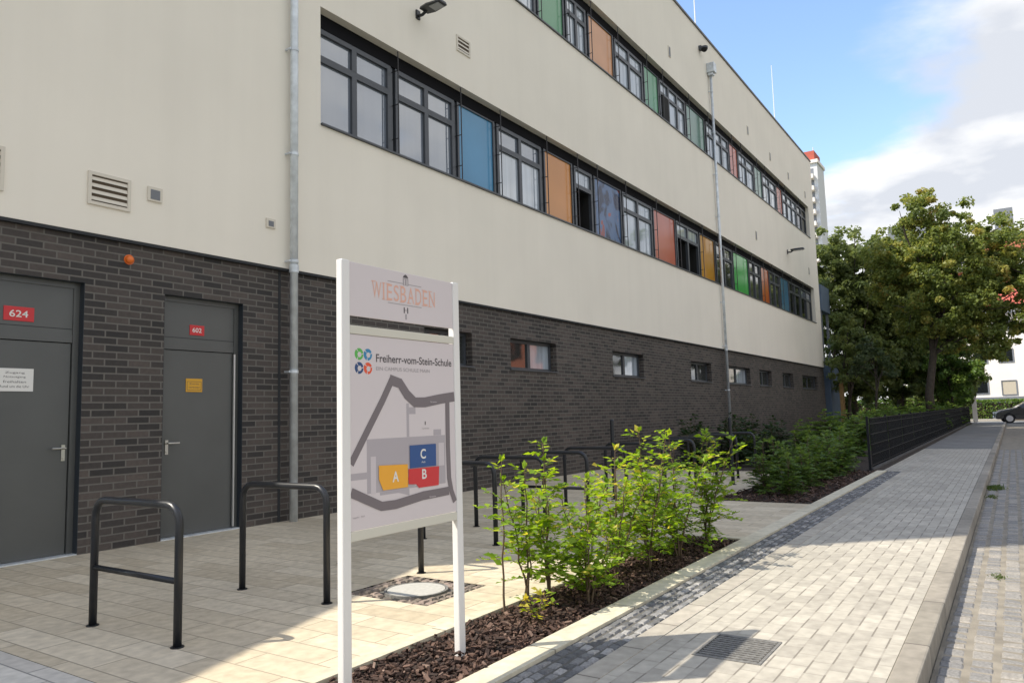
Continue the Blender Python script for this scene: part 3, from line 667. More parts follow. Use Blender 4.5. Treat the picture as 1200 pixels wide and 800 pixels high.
m=MB().tube([(0,-.012,0),(0,-.03,0),(0,-.045,0),(0,-.052,0)],[.045,.043,.032,.012],16); m.build('lens',M['beacon'],bc,smooth=True)
# door signs
def plate(name,x0,x1,z0,z1,m,label,cat,y=D+.12-.0165,bev=.004):
    e_=empty(name,((x0+x1)/2,y,z0),label,cat); w_=(x1-x0)/2; h_=z1-z0
    MB().box(-w_,w_,-.006,0,0,h_).build('plate',m,e_,bevel=bev); return e_,w_,h_
e_,w_,h_=plate('number_sign',3.135,3.405,2.30,2.44,M['red_plate'],'larger red number plate on the left door, reading 624','door sign')
text('number','624',M['paper'],-.085,-.0068,.038,.165,.066,e_,bold=.01)
e_,w_,h_=plate('number_sign',5.075,5.265,2.30,2.42,M['red_plate'],'red door number plate reading 602, beside the orange beacon','door sign')
e_['label']='smaller red number plate on the narrow right door, reading 602'
text('number','602',M['paper'],-.06,-.0068,.034,.118,.054,e_,bold=.01)
e_,w_,h_=plate('notice_sign',3.09,3.42,1.62,1.84,M['paper'],'white four line notice on the left door','notice',y=D+.12-.0125,bev=.001)
for s_,zz_,ww in (('Zugang',.165,.17),('Notausgang',.125,.19),('freihalten',.08,.2),('Rund um die Uhr',.035,.26)): text('line_of_text',s_,M['ink'],-ww/2,-.0066,zz_,ww,.024,e_)
e_,w_,h_=plate('notice_sign',5.04,5.25,1.635,1.79,M['yellow_plate'],'small yellow warning notice on the narrow right door','notice',y=D+.12-.0125,bev=.001)
MB().box(-.092,.092,-.0072,-.0064,.118,.122).box(-.092,.092,-.0072,-.0064,.02,.024).box(-.092,-.088,-.0072,-.0064,.024,.118).box(.088,.092,-.0072,-.0064,.024,.118).build('printed_border',M['ink'],e_)
text('line_of_text','Zutritt',M['ink'],-.06,-.0068,.085,.12,.02,e_); text('line_of_text','verboten',M['ink'],-.07,-.0068,.045,.14,.02,e_)

# low wing of the neighbouring building beyond the left frame edge (casts the near shadow)
nb=empty('neighbouring_wing',(1.4,8.42,0),'low cream wing next to the school, turned a little away','building',rz=R(180+17))
MB().box(0,26,-9,0,0,6.3).build('wall',M['stucco'],nb); MB().box(-.05,26.05,-9.05,.08,6.3,6.42).build('roof',M['coping'],nb)
for i in range(5):
    f=MB().box(2+i*4.6,4.4+i*4.6,0.0,.05,1.2,2.9).build('window',M['frame'],nb); MB().box(2.1+i*4.6,4.3+i*4.6,.05,.06,1.3,2.8).build('pane',M['pane_b'],f)

# ---------------------------------------------------------------- information sign
YG=2.56
sg=empty('information_sign',(2.84,YG,0),'white framed map board on two posts standing in the mulch bed','sign')
def gp(mb,name,m,parent=None,**k):
    par=parent or sg; mb.v=[(v[0]-2.84,v[1]-YG,v[2]) for v in mb.v]; return mb.build(name,m,par,**k)
for x in (2.423,3.254):
    p=gp(MB().box(x-.026,x+.026,YG-.014,YG+.026,-.05,2.005),'post',M['white'],bevel=.006)
hp=gp(MB().box(2.449,3.228,YG-.008,YG-.001,1.742,2.0),'header_panel',M['signface'],bevel=.002)
mp=gp(MB().box(2.449,3.228,YG-.008,YG+.0,.745,1.655),'map_panel',M['signface'],bevel=.002)
gp(MB().box(2.449,3.228,YG-.012,YG-.002,1.657,1.697),'top_rail',M['signlip'],bevel=.002)
gp(MB().box(2.449,3.228,YG-.012,YG+.022,.700,.743),'bottom_rail',M['signlip'],bevel=.002)
YF=YG-.008
lay=[0]
def art(pts,m,name,parent,lv=1): 
    y=YF-.0004*lv; return gp(MB().ext(pts,y,y+.0003),name,m,parent)
def rect(a,b_,c,d): return [(a,c),(b_,c),(b_,d),(a,d)]
def gtext(s,m,x,z,w_,h_,parent,lv=2,bold=0): o=text('lettering',s,m,x-2.84,YF-YG-.0004*lv,z,w_,h_,parent,bold=bold); return o
# header: WIESBADEN with thin serifs and a small tower emblem
adv=[.075,.028,.05,.05,.055,.06,.058,.05,.06]; xx=2.60
for ch,ad in zip('WIESBADEN',adv):
    gtext(ch,M['ink_orange'],xx,1.845,ad-.012 if ch!='I' else .010,.082,hp,2)
    for zz_ in ((1.845,1.927) if ch in 'IEDBN' else (1.927,) if ch=='W' else (1.845,) if ch=='A' else ()):
        gp(MB().ext(rect(xx-.006,xx+(.010 if ch=='I' else .018)+.006,zz_-.002,zz_+.002),YF-.0012,YF-.0009),'serif',M['ink_orange'],hp)
    xx+=ad
art(rect(2.71,2.825,1.940,1.944),M['ink_grey'],'rule',hp); art(rect(2.86,2.965,1.940,1.944),M['ink_grey'],'rule',hp)
art(rect(2.71,2.965,1.830,1.834),M['ink_grey'],'rule',hp)
art(rect(2.822,2.864,1.934,1.972),M['ink_grey'],'emblem',hp); art([(2.822,1.974),(2.864,1.974),(2.856,1.986),(2.843,1.992),(2.83,1.986)],M['ink'],'emblem',hp)
art(rect(2.830,2.836,1.936,1.966),M['signface'],'emblem',hp,2); art(rect(2.850,2.856,1.936,1.966),M['signface'],'emblem',hp,2)
art(rect(2.826,2.834,1.79,1.82),M['ink'],'emblem',hp); art(rect(2.852,2.860,1.79,1.82),M['ink'],'emblem',hp); art(rect(2.834,2.852,1.803,1.808),M['ink_grey'],'emblem',hp); art(rect(2.837,2.849,1.758,1.786),M['ink_grey'],'emblem',hp)
# school logo: four ring shaped petals
for cx_,cz_,mm_ in ((2.509,1.563,'logo_green'),(2.567,1.563,'logo_blue'),(2.509,1.497,'logo_navy'),(2.567,1.497,'logo_red')):
    art(disc(cx_,cz_,.0285,18),M[mm_],'logo_petal',mp,1); art(disc(cx_+.003,cz_-.002,.013,12),M['signface'],'logo_hole',mp,2)
    for k in range(3):
        a=k*2.1+cx_*40; art([(cx_+.008*math.cos(a),cz_+.008*math.sin(a)),(cx_+.03*math.cos(a+.15),cz_+.03*math.sin(a+.15)),(cx_+.03*math.cos(a+.38),cz_+.03*math.sin(a+.38))],M['signface'],'logo_notch',mp,2)
gtext('Freiherr-vom-Stein-Schule',M['ink'],2.622,1.530,.585,.040,mp,bold=.012)
gtext('EIN CAMPUS SCHULE MAIN',M['ink_grey'],2.622,1.490,.40,.018,mp)
# map
art(rect(2.555,3.14,.905,1.160),M['map_area'],'map_area',mp,1)
art(rect(3.045,3.108,1.161,1.192),M['map_area'],'map_area',mp,1); art(rect(2.836,2.855,1.161,1.33),M['map_area'],'map_area',mp,1)
art(rect(2.856,2.905,1.275,1.31),M['map_area'],'map_area',mp,1)
art(rect(2.449,2.554,.975,1.006),M['map_area'],'map_area',mp,1); art([(2.64,.89),(2.77,.89),(2.85,.87),(2.85,.904),(2.64,.904)],M['map_area'],'map_area',mp,1)
art(rect(2.580,2.614,.90,1.077),M['map_pale'],'map_area',mp,2); art([(2.89,.912),(3.078,.912),(3.078,.935),(2.89,.935)],M['map_pale'],'map_area',mp,2)
art(rect(3.085,3.13,1.0,1.12),M['map_pale'],'map_area',mp,2)
def ribbon(pts,w_):
    P=[Vector(p) for p in pts]; L1=[];L2=[]
    for i,p in enumerate(P):
        d=(P[min(i+1,len(P)-1)]-P[max(i-1,0)]).normalized(); n=Vector((-d.y,d.x)); L1.append(p+n*w_/2); L2.append(p-n*w_/2)
    return [tuple(q) for q in L1+L2[::-1]]
def strips(pts,w_,lv,name='map_road'):
    P=[Vector(p) for p in pts]; m=MB(); y=YF-.0004*lv
    A=ribbon(pts,w_); n=len(P)
    for i in range(n-1): m.ext([A[i],A[i+1],A[2*n-2-i],A[2*n-1-i]],y,y+.0003)
    gp(m,name,M['map_road'],mp)
strips([(2.452,1.05),(2.56,1.20),(2.665,1.345),(2.735,1.452)],.038,3)
strips([(2.715,1.447),(2.79,1.43),(2.84,1.375),(2.90,1.335),(2.98,1.335),(3.10,1.352),(3.226,1.366)],.052,4)
strips([(3.165,1.35),(3.163,1.1),(3.168,.93),(3.185,.86),(3.215,.80)],.034,5)
strips([(2.452,.922),(2.55,.88),(2.65,.838),(2.75,.836),(2.95,.857),(3.165,.862)],.044,6)
art([(2.632,1.032),(2.838,1.025),(2.838,.912),(2.66,.912),(2.632,.965)],M['map_yellow'],'map_building',mp,8)
art(rect(2.854,3.06,1.003,1.117),M['map_blue'],'map_building',mp,8)
art([(2.842,1.0),(3.084,.998),(3.078,.90),(2.92,.90),(2.90,.92),(2.842,.925)],M['map_red'],'map_building',mp,8)
art(rect(2.839,2.850,.945,.96),M['map_red'],'map_building',mp,9)
gtext('C',M['paper'],2.935,1.045,.042,.05,mp,10,.02); gtext('A',M['paper'],2.725,.945,.045,.052,mp,10,.02); gtext('B',M['paper'],2.945,.942,.036,.050,mp,10,.02)
gtext('Aula',M['paper'],2.942,1.024,.03,.010,mp,10)
gtext('1',M['ink'],2.976,1.218,.007,.018,mp,2); gtext('Turnhalle',M['ink_grey'],2.95,1.196,.06,.008,mp,2)
gtext('Lageplan   2018',M['ink_grey'],2.462,.80,.075,.010,mp,2)
for x,z in ((3.02,1.333),(3.0,.842)): gtext('Strasse',M['signface'],x,z,.05,.009,mp,11)

# ---------------------------------------------------------------- cycle stands
def stand(x,y0,y1,h_,bar,label):
    e_=empty('bike_stand',(x,(y0+y1)/2,0),label,'bike stand','black bicycle stands on the plaza')
    a,b_=-(y1-y0)/2,(y1-y0)/2; rr=.024; c=.11
    pts=[(0,a,-.02),(0,a,h_-c)]+[(0,a+c*(1-math.cos(t)),h_-c+c*math.sin(t)) for t in (R(22),R(45),R(68))]+[(0,a+c,h_),(0,b_-c,h_)]+[(0,b_-c*(1-math.sin(t)),h_-c+c*math.cos(t)) for t in (R(22),R(45),R(68))]+[(0,b_,h_-c),(0,b_,-.02)]
    MB().tube(pts,rr,12).build('hoop',M['black'],e_,smooth=True)
    for yy in (a,b_): MB().tube([(0,yy,.0),(0,yy,.006)],.038,16).build('foot_plate',M['black'],e_)
    if bar: MB().tube([(0,a+.02,h_*.46),(0,b_-.02,h_*.46)],.018,10).build('crossbar',M['black'],e_,smooth=True)
sl=['nearest black cycle hoop, with a crossbar, in front of door 624','second black cycle hoop, without crossbar, left of the map board','third black cycle hoop, half hidden behind the map board','black cycle hoop just right of the map board','black cycle hoop behind the tallest leafy plant','sixth black cycle hoop from the left, behind the bed plants','seventh black cycle hoop from the left, behind the bed plants','eighth black cycle hoop from the left, behind the bed plants','ninth black cycle hoop from the left, behind the bed plants','third cycle hoop from the far end, just past the bed plants','second cycle hoop from the far end of the row','last cycle hoop of the row, by the dark shrubs']
xs_=[2.54,3.65,4.72,6.05,6.98,7.97,9.05,10.3,11.6,12.6,13.79,14.95]
for i,x in enumerate(xs_):
    y0=4.04 if i<2 else (4.11 if i==2 else 4.3); stand(x,y0,y0+.93,.79,i in (0,5),sl[i])
def bollard(x,y,h_,label):
    e_=empty('post',(x,y,0),label,'post'); MB().tube([(0,0,-.02),(0,0,h_)],.03,12).build('shaft',M['black'],e_); MB().tube([(0,0,0),(0,0,.008)],.055,16).build('foot_plate',M['black'],e_); MB().tube([(0,0,h_),(0,0,h_+.012)],[.034,.02],12).build('cap',M['black'],e_)
bollard(12.6,4.02,1.12,'tall slim black post standing at the right end of the cycle stands'); bollard(10.0,4.95,1.15,'tall slim black post rising behind the middle of the leafy plants')

# ---------------------------------------------------------------- plants
def leafmesh(name, P, Nn, U, size, tint, m, parent=None, aspect=.62, fold=.18):
    """P centres, U long axis, Nn normals; each leaf a folded diamond of four triangles' worth of quads"""
    n=len(P); U=U/np.linalg.norm(U,axis=1)[:,None]; W=np.cross(Nn,U); W/=np.linalg.norm(W,axis=1)[:,None]+1e-9; Z=np.cross(U,W)
    s=size[:,None]; hw=s*aspect/2
    base=P-U*s*.5; tip=P+U*s*.5; l=P-U*s*.05+W*hw+Z*hw*fold*2; r_=P-U*s*.05-W*hw+Z*hw*fold*2
    V=np.stack([base,r_,tip,l],1).reshape(-1,3)
    b_=np.arange(n)[:,None]*4
    F=np.concatenate([b_+np.array([0,1,2]),b_+np.array([0,2,3])],1).reshape(-1,3)
    me=bpy.data.meshes.new(name); me.vertices.add(len(V)); me.vertices.foreach_set('co',V.ravel().astype(np.float32))
    me.loops.add(F.size); me.loops.foreach_set('vertex_index',F.ravel().astype(np.int32))
    me.polygons.add(len(F)); me.polygons.foreach_set('loop_start',np.arange(0,F.size,3,dtype=np.int32)); me.polygons.foreach_set('loop_total',np.full(len(F),3,dtype=np.int32))
    me.update(); me.validate(); me.materials.append(m); set_tint(me,np.repeat(np.clip(tint,0,1),4))
    o=bpy.data.objects.new(name,me); col.objects.link(o); o.parent=parent; return o
def young_plant(h_,spread,nst,nl,seed,leafm,lsize=.052,low=.18,yellow=0.,label=None,cat='plant',group=None,loc=(0,0,0),name='leafy_plant'):
    rn=random.Random(seed); rg=np.random.default_rng(seed)
    e_=empty(name,loc,label,cat,group); mb=MB(); P=[];U=[];NN=[]
    for s_ in range(nst):
        a=rn.uniform(0,6.28); lean=spread*rn.uniform(.1,.8) if s_ else spread*.1; hh=h_*(1 if s_==0 else rn.uniform(.6,.95))
        pts=[Vector((.02*math.cos(a)*s_/nst,.02*math.sin(a)*s_/nst,-.03))]
        for i in range(1,9):
            t=i/8; pts.append(Vector((math.cos(a)*lean*t**1.3+rn.uniform(-.012,.012),math.sin(a)*lean*t**1.3+rn.uniform(-.012,.012),hh*t)))
        mb.tube([tuple(p) for p in pts],[.007*(1-.8*i/8)+.0015 for i in range(9)],5)
        nt_=int(17*hh/h_*nl)
        for k in range(nt_):
            t=low+(1-low)*(k+rn.random())/nt_; i=min(int(t*8),7); p=pts[i].lerp(pts[i+1],t*8-i)
            ba=rn.uniform(0,6.28); ln=spread*rn.uniform(.45,1.15)*(1.1-t*.85)+.03
            d=Vector((math.cos(ba),math.sin(ba),rn.uniform(-.15,.9))).normalized(); q=p+d*ln; q.z-=ln*ln*.5
            mid=p.lerp(q,.5)+Vector((0,0,ln*.08))
            if ln>.06: mb.tube([tuple(p),tuple(mid),tuple(q)],[.0028,.002,.001],4,caps=False)
            nn=max(3,int(ln/.019))
            for j in range(nn):
                tt_=(j+1)/nn; c=p.lerp(mid,tt_*2) if tt_<.5 else mid.lerp(q,tt_*2-1)
                side=(-1)**j; sd_=Vector((-d.y,d.x,0)).normalized()*side
                ud=(d*.6+sd_*.9+Vector((rn.uniform(-.3,.3),rn.uniform(-.3,.3),rn.uniform(-.35,.2)))).normalized()
                P.append(c+ud*lsize*.5); U.append(ud); NN.append(Vector((rn.gauss(0,.45),rn.gauss(0,.45),1)))
        # tip leaves
        for j in range(4):
            ud=Vector((rn.uniform(-.5,.5),rn.uniform(-.5,.5),rn.uniform(.3,1))).normalized(); P.append(pts[-1]+ud*lsize*.4); U.append(ud); NN.append(Vector((rn.gauss(0,1),rn.gauss(0,1),.6)))
    mb.build('stem',M['twig'],e_)
    P=np.array(P);U=np.array(U);NN=np.array(NN); n=len(P); sz=lsize*rg.uniform(.45,1.4,n)
    tint=np.clip(rg.normal(.45,.2,n)+.25*(P[:,2]/h_-.5)+ (rg.random(n)<yellow)*.5,0,1)
    leafmesh('foliage',P,NN,U,sz,tint,leafm,e_); return e_
gq='young hornbeams planted in the near bark bed'
pl=[ # x,y,h,spread,stems,density
 (4.02,2.8,0.98,0.2,1,0.6,'thin sparse young hornbeam nearest the map board post'),
 (4.2,2.74,0.93,0.24,1,1,'second young hornbeam from the map board, bushy and bright'),
 (4.47,2.74,1.08,0.22,2,0.95,'third young hornbeam from the map board, with the tall pointed tip'),
 (4.5,2.45,0.55,0.2,2,0.8,'fourth young hornbeam from the map board, low and close to the kerb side'),
 (4.88,2.68,0.8,0.24,1,0.9,'fifth young hornbeam from the map board'),
 (5.18,2.58,1,0.2,1,0.9,'sixth young hornbeam from the map board, tall with yellowish leaves'),
 (5.5,2.74,0.86,0.24,2,0.9,'seventh young hornbeam from the map board'),
 (5.72,2.55,1.12,0.22,2,1,'eighth young hornbeam from the map board, one of the tallest'),
 (6.05,2.72,0.92,0.24,2,0.9,'ninth young hornbeam from the map board'),
 (6.25,2.5,1.08,0.24,2,1,'third young hornbeam from the far end of the near bed'),
 (6.62,2.68,0.95,0.26,2,1,'second young hornbeam from the far end of the near bed'),
 (6.95,2.5,1.05,0.3,3,1,'last young hornbeam at the far end of the near bed')]
for i,(x,y,h_,s_,ns,dn,lb) in enumerate(pl):
    young_plant(h_*1.0,s_*(1.65 if i else 1),ns+(2 if i else 0),dn*(1.2 if i else 1),100+i,M['leaf_young'],lsize=.057,low=.16 if i>1 else .3,yellow=.3 if i==5 else .06,label=lb,group=gq,loc=(x,y,-.02),name='young_hornbeam')
young_plant(.16,.1,2,.6,77,M['leaf_young'],lsize=.045,low=.2,yellow=.9,label='tiny yellow seedling at the foot of the thinnest hornbeam',loc=(3.98,2.52,-.01),name='seedling')
# far bed shrubs
protos=[young_plant(h_,.32,5,1.2,300+k,M['leaf_shrub'],lsize=.085,low=.04,name='shrub') for k,h_ in enumerate((.95,1.05,.9))]
gs='green hornbeam shrubs in the far bark bed'
spots=[(11.1,2.75,.85),(11.5,3.2,1.0),(11.95,2.75,.95),(12.4,3.25,1.1),(12.75,2.8,1.0),(13.2,3.3,1.0),(13.6,2.85,1.05),(14.1,3.3,1.05),(14.5,2.85,1.1),(15.0,3.3,1.05),(15.4,2.8,1.1),(15.85,3.2,1.15),(16.4,2.95,1.1),(17.0,3.3,1.1)]
for i,(x,y,s_) in enumerate(spots):
    e_=protos[i] if i<3 else copy_tree(protos[i%3]); e_.location=(x,y,-.01); e_.rotation_euler=(0,0,i*1.7); e_.scale=(s_*.95,s_*.95,s_*.74)
    tag(e_,'green leafy shrub in the far bark bed, one of a dense row towards the fence','shrub',gs)
tag(protos[0],'front green shrub of the far bark bed, nearest the paving corner','shrub',gs)
# dark shaded shrubs against the wall
dp=[young_plant(1.3,.5,6,1.2,400+k,M['leaf_shaded'],lsize=.085,low=.04,name='shrub') for k in range(2)]
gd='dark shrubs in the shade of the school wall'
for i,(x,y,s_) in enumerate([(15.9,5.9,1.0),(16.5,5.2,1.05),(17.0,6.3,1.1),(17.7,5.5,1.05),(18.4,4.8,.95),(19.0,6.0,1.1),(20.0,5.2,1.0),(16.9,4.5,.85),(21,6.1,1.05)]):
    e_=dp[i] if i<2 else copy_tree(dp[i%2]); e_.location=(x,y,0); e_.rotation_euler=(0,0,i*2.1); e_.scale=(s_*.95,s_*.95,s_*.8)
    tag(e_,'shadowy green shrub crowding against the shaded brick wall','shrub',gd)
# garden shrubs behind the fence
gp_=[young_plant(1.5,.7,6,1.1,500+k,M['leaf_shrub'],lsize=.12,low=.03,name='shrub') for k in range(2)]
gg='garden shrubs behind the black fence'; rr_=random.Random(4); k=0
for x in np.arange(19,56,2.2):
    for y in (3.3,5.0):
        e_=gp_[k] if k<2 else copy_tree(gp_[k%2]); s_=rr_.uniform(.55,.8)+(x-19)/70
        e_.location=(x+rr_.uniform(-.5,.5),y+rr_.uniform(-.4,.6),0); e_.rotation_euler=(0,0,rr_.uniform(0,6)); e_.scale=(s_*1.2,s_*1.2,s_*.85)
        tag(e_,'green garden shrub growing behind the black fence','shrub',gg); k+=1
# weeds in the gutter
def tuft(x,y,n,s_,label):
    P=rng.normal(0,1,(n,3))*np.array([s_*1.3,s_*.5,0]); P[:,2]=s_*.35*rng.random(n); U=rng.normal(0,1,(n,3))*np.array([1,1,.2])+np.array([0,0,.8]); NN=rng.normal(0,1,(n,3))
    o=leafmesh('weed_tuft',P,NN,U,s_*rng.uniform(.4,.9,n),rng.random(n),M['weed'],None,aspect=.25); o.location=(x,y,-.11); tag(o,label,'weed')
tuft(14.2,.33,240,.11,'low green weeds in the shaded gutter by the kerb'); tuft(7.05,.2,70,.045,'tiny green weeds between the sunlit road setts'); tuft(12.9,.36,100,.07,'smaller weeds in the gutter, nearer than the main clump')

# ---------------------------------------------------------------- fence
fe=empty('metal_fence',(16.1,2.38,0),'long black wire mesh fence beside the pavement','fence')
def panel():
    m=MB()
    for i in range(50): x=.05+i*.05; m.box(x-.003,x+.003,-.003,.003,.06,1.02)
    for z in (.1,.3,.5,.7,.9,1.01):
        m.box(0,2.5,-.010,-.0035,z-.005,z+.005); m.box(0,2.5,.0035,.010,z-.005,z+.005)
    return m
pm=panel().build('mesh_panel',M['fence'],fe); po=MB().box(-.03,.03,.012,.055,-.1,1.05).build('fence_post',M['fence'],fe)
MB().box(0,41,-.02,.02,-.05,.045).build('base_board',M['asphalt'],fe).location=(0,.0,0)
for i in range(1,17):
    o=po.copy(); col.objects.link(o); o.parent=fe; o.location=(2.54*i,0,0)
    if i<16: o=pm.copy(); col.objects.link(o); o.parent=fe; o.location=(2.54*i+.01,0,0)

# ---------------------------------------------------------------- trees
def tree(name,loc,blobs,trunkh,tr,leafm,nleaf,lsize,seed,label,group=None,limbs=9,tmean=.45):
    """blobs: (dx,dy,z,r) relative to the foot"""
    rn=random.Random(seed); rg=np.random.default_rng(seed)
    e_=empty(name,loc,label,'tree',group); mb=MB()
    top=max(b_[2] for b_ in blobs); cx_=np.mean([b_[0] for b_ in blobs]); cy_=np.mean([b_[1] for b_ in blobs])
    tp=[(0,0,-.1),(rn.uniform(-.1,.1),rn.uniform(-.1,.1),trunkh*.5),(cx_*.15,cy_*.15,trunkh)]
    nseg=4
    for i in range(1,nseg+1): t=i/nseg; tp.append((cx_*t*.6+rn.uniform(-.2,.2),cy_*t*.6+rn.uniform(-.2,.2),trunkh+(top-trunkh)*t))
    rs=[tr*1.25,tr,tr*.85]+[tr*.75*(1-i/(nseg+.6)) for i in range(1,nseg+1)]
    mb.tube(tp,rs,9)
    C=[];W_=[]
    tot=sum(b_[3]**2 for b_ in blobs)
    for b_ in blobs:
        n=max(6,int(nleaf/80*b_[3]**2/tot))
        for k in range(n):
            d=Vector((rn.gauss(0,1),rn.gauss(0,1),rn.gauss(0,1))).normalized(); rr=b_[3]*(rn.random()**.45)*rn.uniform(.8,1.15)
            c=Vector(b_[:3])+Vector((d.x*rr,d.y*rr,d.z*rr*.85)); C.append(c)
    for b_ in blobs:
        for k in range(limbs//len(blobs)+2):
            i0=rn.randint(2,len(tp)-2); s_=Vector(tp[i0]); d=Vector((rn.gauss(0,1),rn.gauss(0,1),rn.gauss(.1,.8))).normalized(); q=Vector(b_[:3])+d*b_[3]*.75
            md=s_.lerp(q,.5)+Vector((rn.uniform(-.3,.3),rn.uniform(-.3,.3),rn.uniform(0,.5)))
            mb.tube([tuple(s_),tuple(md),tuple(q)],[tr*.38,tr*.22,tr*.06],6,caps=False)
    mb.build('trunk',M['barkwood'],e_,smooth=True)
    C=np.array(C); nc=len(C); per=80; idx=np.repeat(np.arange(nc),per)
    rad=rg.uniform(.22,.62,nc)[idx]*np.clip(np.mean([b_[3] for b_ in blobs])/2.2,.5,1.3)
    off=rg.normal(0,1,(len(idx),3)); off/=np.linalg.norm(off,axis=1)[:,None]; off*= (rg.random(len(idx))**.45)[:,None]
    P=C[idx]+off*rad[:,None]*np.array([1,1,.7])
    keep=rg.random(nc)>.11; kk=keep[idx]; P=P[kk]; off=off[kk]; idx=idx[kk]
    n=len(P); U=rg.normal(0,1,(n,3))+off*.5; U[:,2]-=.3; NN=off*.7+rg.normal(0,.5,(n,3)); NN[:,2]+=.6
    ct=rg.normal(tmean,.17,nc); tint=ct[idx]+rg.normal(0,.1,n)
    leafmesh('crown',P,NN,U,lsize*rg.uniform(.6,1.3,n),tint,leafm,e_,aspect=.75); return e_
tree('street_tree',(37,2.95,0),[(0,-.2,8.2,2.1),(.3,-1.7,8.2,2.0),(1.2,-3.0,7.8,1.9),(-.3,-.4,6.2,2.3),(.4,-2.0,5.8,2.1),(.8,-3.6,5.9,1.8),(-.6,-.1,9.9,1.1),(.2,-1.3,4.3,1.5),(.5,.9,6.8,1.6),(.8,-2.5,4.5,1.2),(.5,-2.6,3.6,.8),(1.4,-4.4,6.4,1.7),(1.2,-4.0,4.8,1.1),(0,.3,4.6,1.2),(-.5,1.3,7.6,1.3)],3.4,.17,M['leaf_autumn'],80000,.14,21,'big street tree with yellowing crown leaning over the pavement',tmean=.5)
tree('green_tree',(46,7.6,0),[(0,0,9.6,2.4),(-.6,.8,7.2,2.4),(.8,-1.2,7.6,2.2),(0,0,5.2,2.4),(0,-.9,3.4,2.2),(-1,.6,2.6,1.8)],2.6,.2,M['leaf_green'],48000,.22,22,'dense green tree right beside the far corner of the school')
tree('green_tree',(49,5.4,0),[(0,0,9.8,2.2),(.6,-.9,7.7,2.1),(-.5,.7,6.7,2.2),(0,0,4.8,2.3),(0,-1,3.2,2.1),(0,1,2.8,1.9)],2.4,.2,M['leaf_green'],46000,.22,23,'dark green tree between the corner tree and the yellowing tree')
tree('green_tree',(55,4.0,0),[(0,0,8.2,2.3),(0,-1.6,6.6,2.2),(0,.8,5.8,2.2),(0,-.6,3.6,2.3),(0,-1.,2.2,1.8),(1,1,2.6,2)],2.2,.2,M['leaf_green'],34000,.26,24,'dark green tree behind the yellowing street tree',tmean=.35)
tree('young_tree',(38,5.2,0),[(0,0,3.9,.85),(.2,-.6,3.1,.7),(-.2,.6,3.2,.7)],1.9,.06,M['leaf_pale'],2600,.13,25,'slender young tree with pale leaves behind the fence')
tree('young_tree',(48.5,2.75,0),[(0,0,4.2,1.5),(.2,-.6,3.0,1.3),(-.2,1.0,3.0,1.5),(0,.3,1.8,1.3)],1.0,.09,M['leaf_shrub'],13000,.16,26,'bushy bright green small tree under the yellowing street tree')
tree('young_tree',(41,6.9,0),[(0,0,5.2,1.3),(0,-.7,4.0,1.2),(0,.6,3.2,1.3)],1.4,.09,M['leaf_green'],6500,.16,27,'small green tree close to the far end wall of the school',tmean=.6)
for i,(x,y,s_) in enumerate([(52,-9.5,1.),(64,-9,1.1),(77,-9.5,1.15),(92,-10,1.2)]):
    if i==0: t0=tree('tall_tree',(x,y,0),[(0,0,13,3.4),(0,1.5,10,3.2),(0,-1.8,9,3.2),(1.8,0,8,3.2),(-1.8,0,7,3)],4,.3,M['leaf_green'],16000,.34,31,'tall green tree across the street',group='tall trees across the street'); e_=t0
    else: e_=copy_tree(t0)
    e_.location=(x,y,0); e_.scale=(s_,s_,s_); e_.rotation_euler=(0,0,i*1.9)

# ---------------------------------------------------------------- distant buildings
def facewin(b_,xf,wins,depth=.12,frame='greybox',glass='pane_b'):
    """windows on a face looking to -X; wins = (y0,y1,z0,z1[,glass]) in world"""
    for w_ in wins:
        g=w_[4] if len(w_)>4 else glass; y0,y1,z0,z1=w_[:4]
        f=sp_(MB().box(xf-.06,xf+.0,y0,y0+.07,z0,z1).box(xf-.06,xf,y1-.07,y1,z0,z1).box(xf-.06,xf,y0+.07,y1-.07,z0,z0+.07).box(xf-.06,xf,y0+.07,y1-.07,z1-.07,z1),'window',M[frame],b_)
        sp_(MB().box(xf-.02,xf-.005,y0+.07,y1-.07,z0+.07,z1-.07),'pane',M[g],f)
wh=empty('white_house',(75,-2,0),'white rendered house at the end of the street','house')
sp_(MB().box(75,86,-9,3.6,-.1,9.4),'wall',M['housewhite'],wh)
sp_(MB().box(74.9,75,-9,3.6,-.1,1.72),'dark_base_band',M['greybox'],wh)  # added dark band, standing in for the dark strip before the house
sp_(MB().poly([(74.6,-9.4,9.4),(74.6,4,9.4),(80.5,-2.7,12.4)]).poly([(74.6,4,9.4),(86.4,4,9.4),(80.5,-2.7,12.4)]).poly([(86.4,4,9.4),(86.4,-9.4,9.4),(80.5,-2.7,12.4)]).poly([(86.4,-9.4,9.4),(74.6,-9.4,9.4),(80.5,-2.7,12.4)]).poly([(74.6,-9.4,9.4),(86.4,-9.4,9.4),(86.4,4,9.4),(74.6,4,9.4)]),'roof',M['tower_red'],wh)
facewin(wh,75,[(-.35,.75,4.6,5.75),(1.5,2.5,4.6,5.75),(-.4,.7,1.85,3.1,'shutter'),(1.6,2.6,2.0,3.1),(-3.2,-2,4.6,5.75),(-3.2,-2,1.9,3.1),(-6,-5,4.6,5.75),(-6,-5,1.9,3.1),(-.3,.7,7.3,8.5),(1.6,2.5,7.3,8.5)])
ab=empty('apartment_block',(130,4,0),'terracotta apartment block rising behind the street trees','building')
sp_(MB().box(130,145,-14,12,0,25.5),'wall',M['terracotta'],ab); sp_(MB().box(131,144,12,34,0,15.5),'pale_wing',M['tower_white'],ab)
sp_(MB().box(129.6,145.4,-14.4,12.4,25.5,25.9),'roof',M['greybox'],ab)
sp_(MB().box(131,140,8.0,14.5,25.5,29.6),'stair_box',M['greybox'],ab); sp_(MB().box(131,140,-2.2,.2,25.9,30.0),'stair_box',M['greybox'],ab)
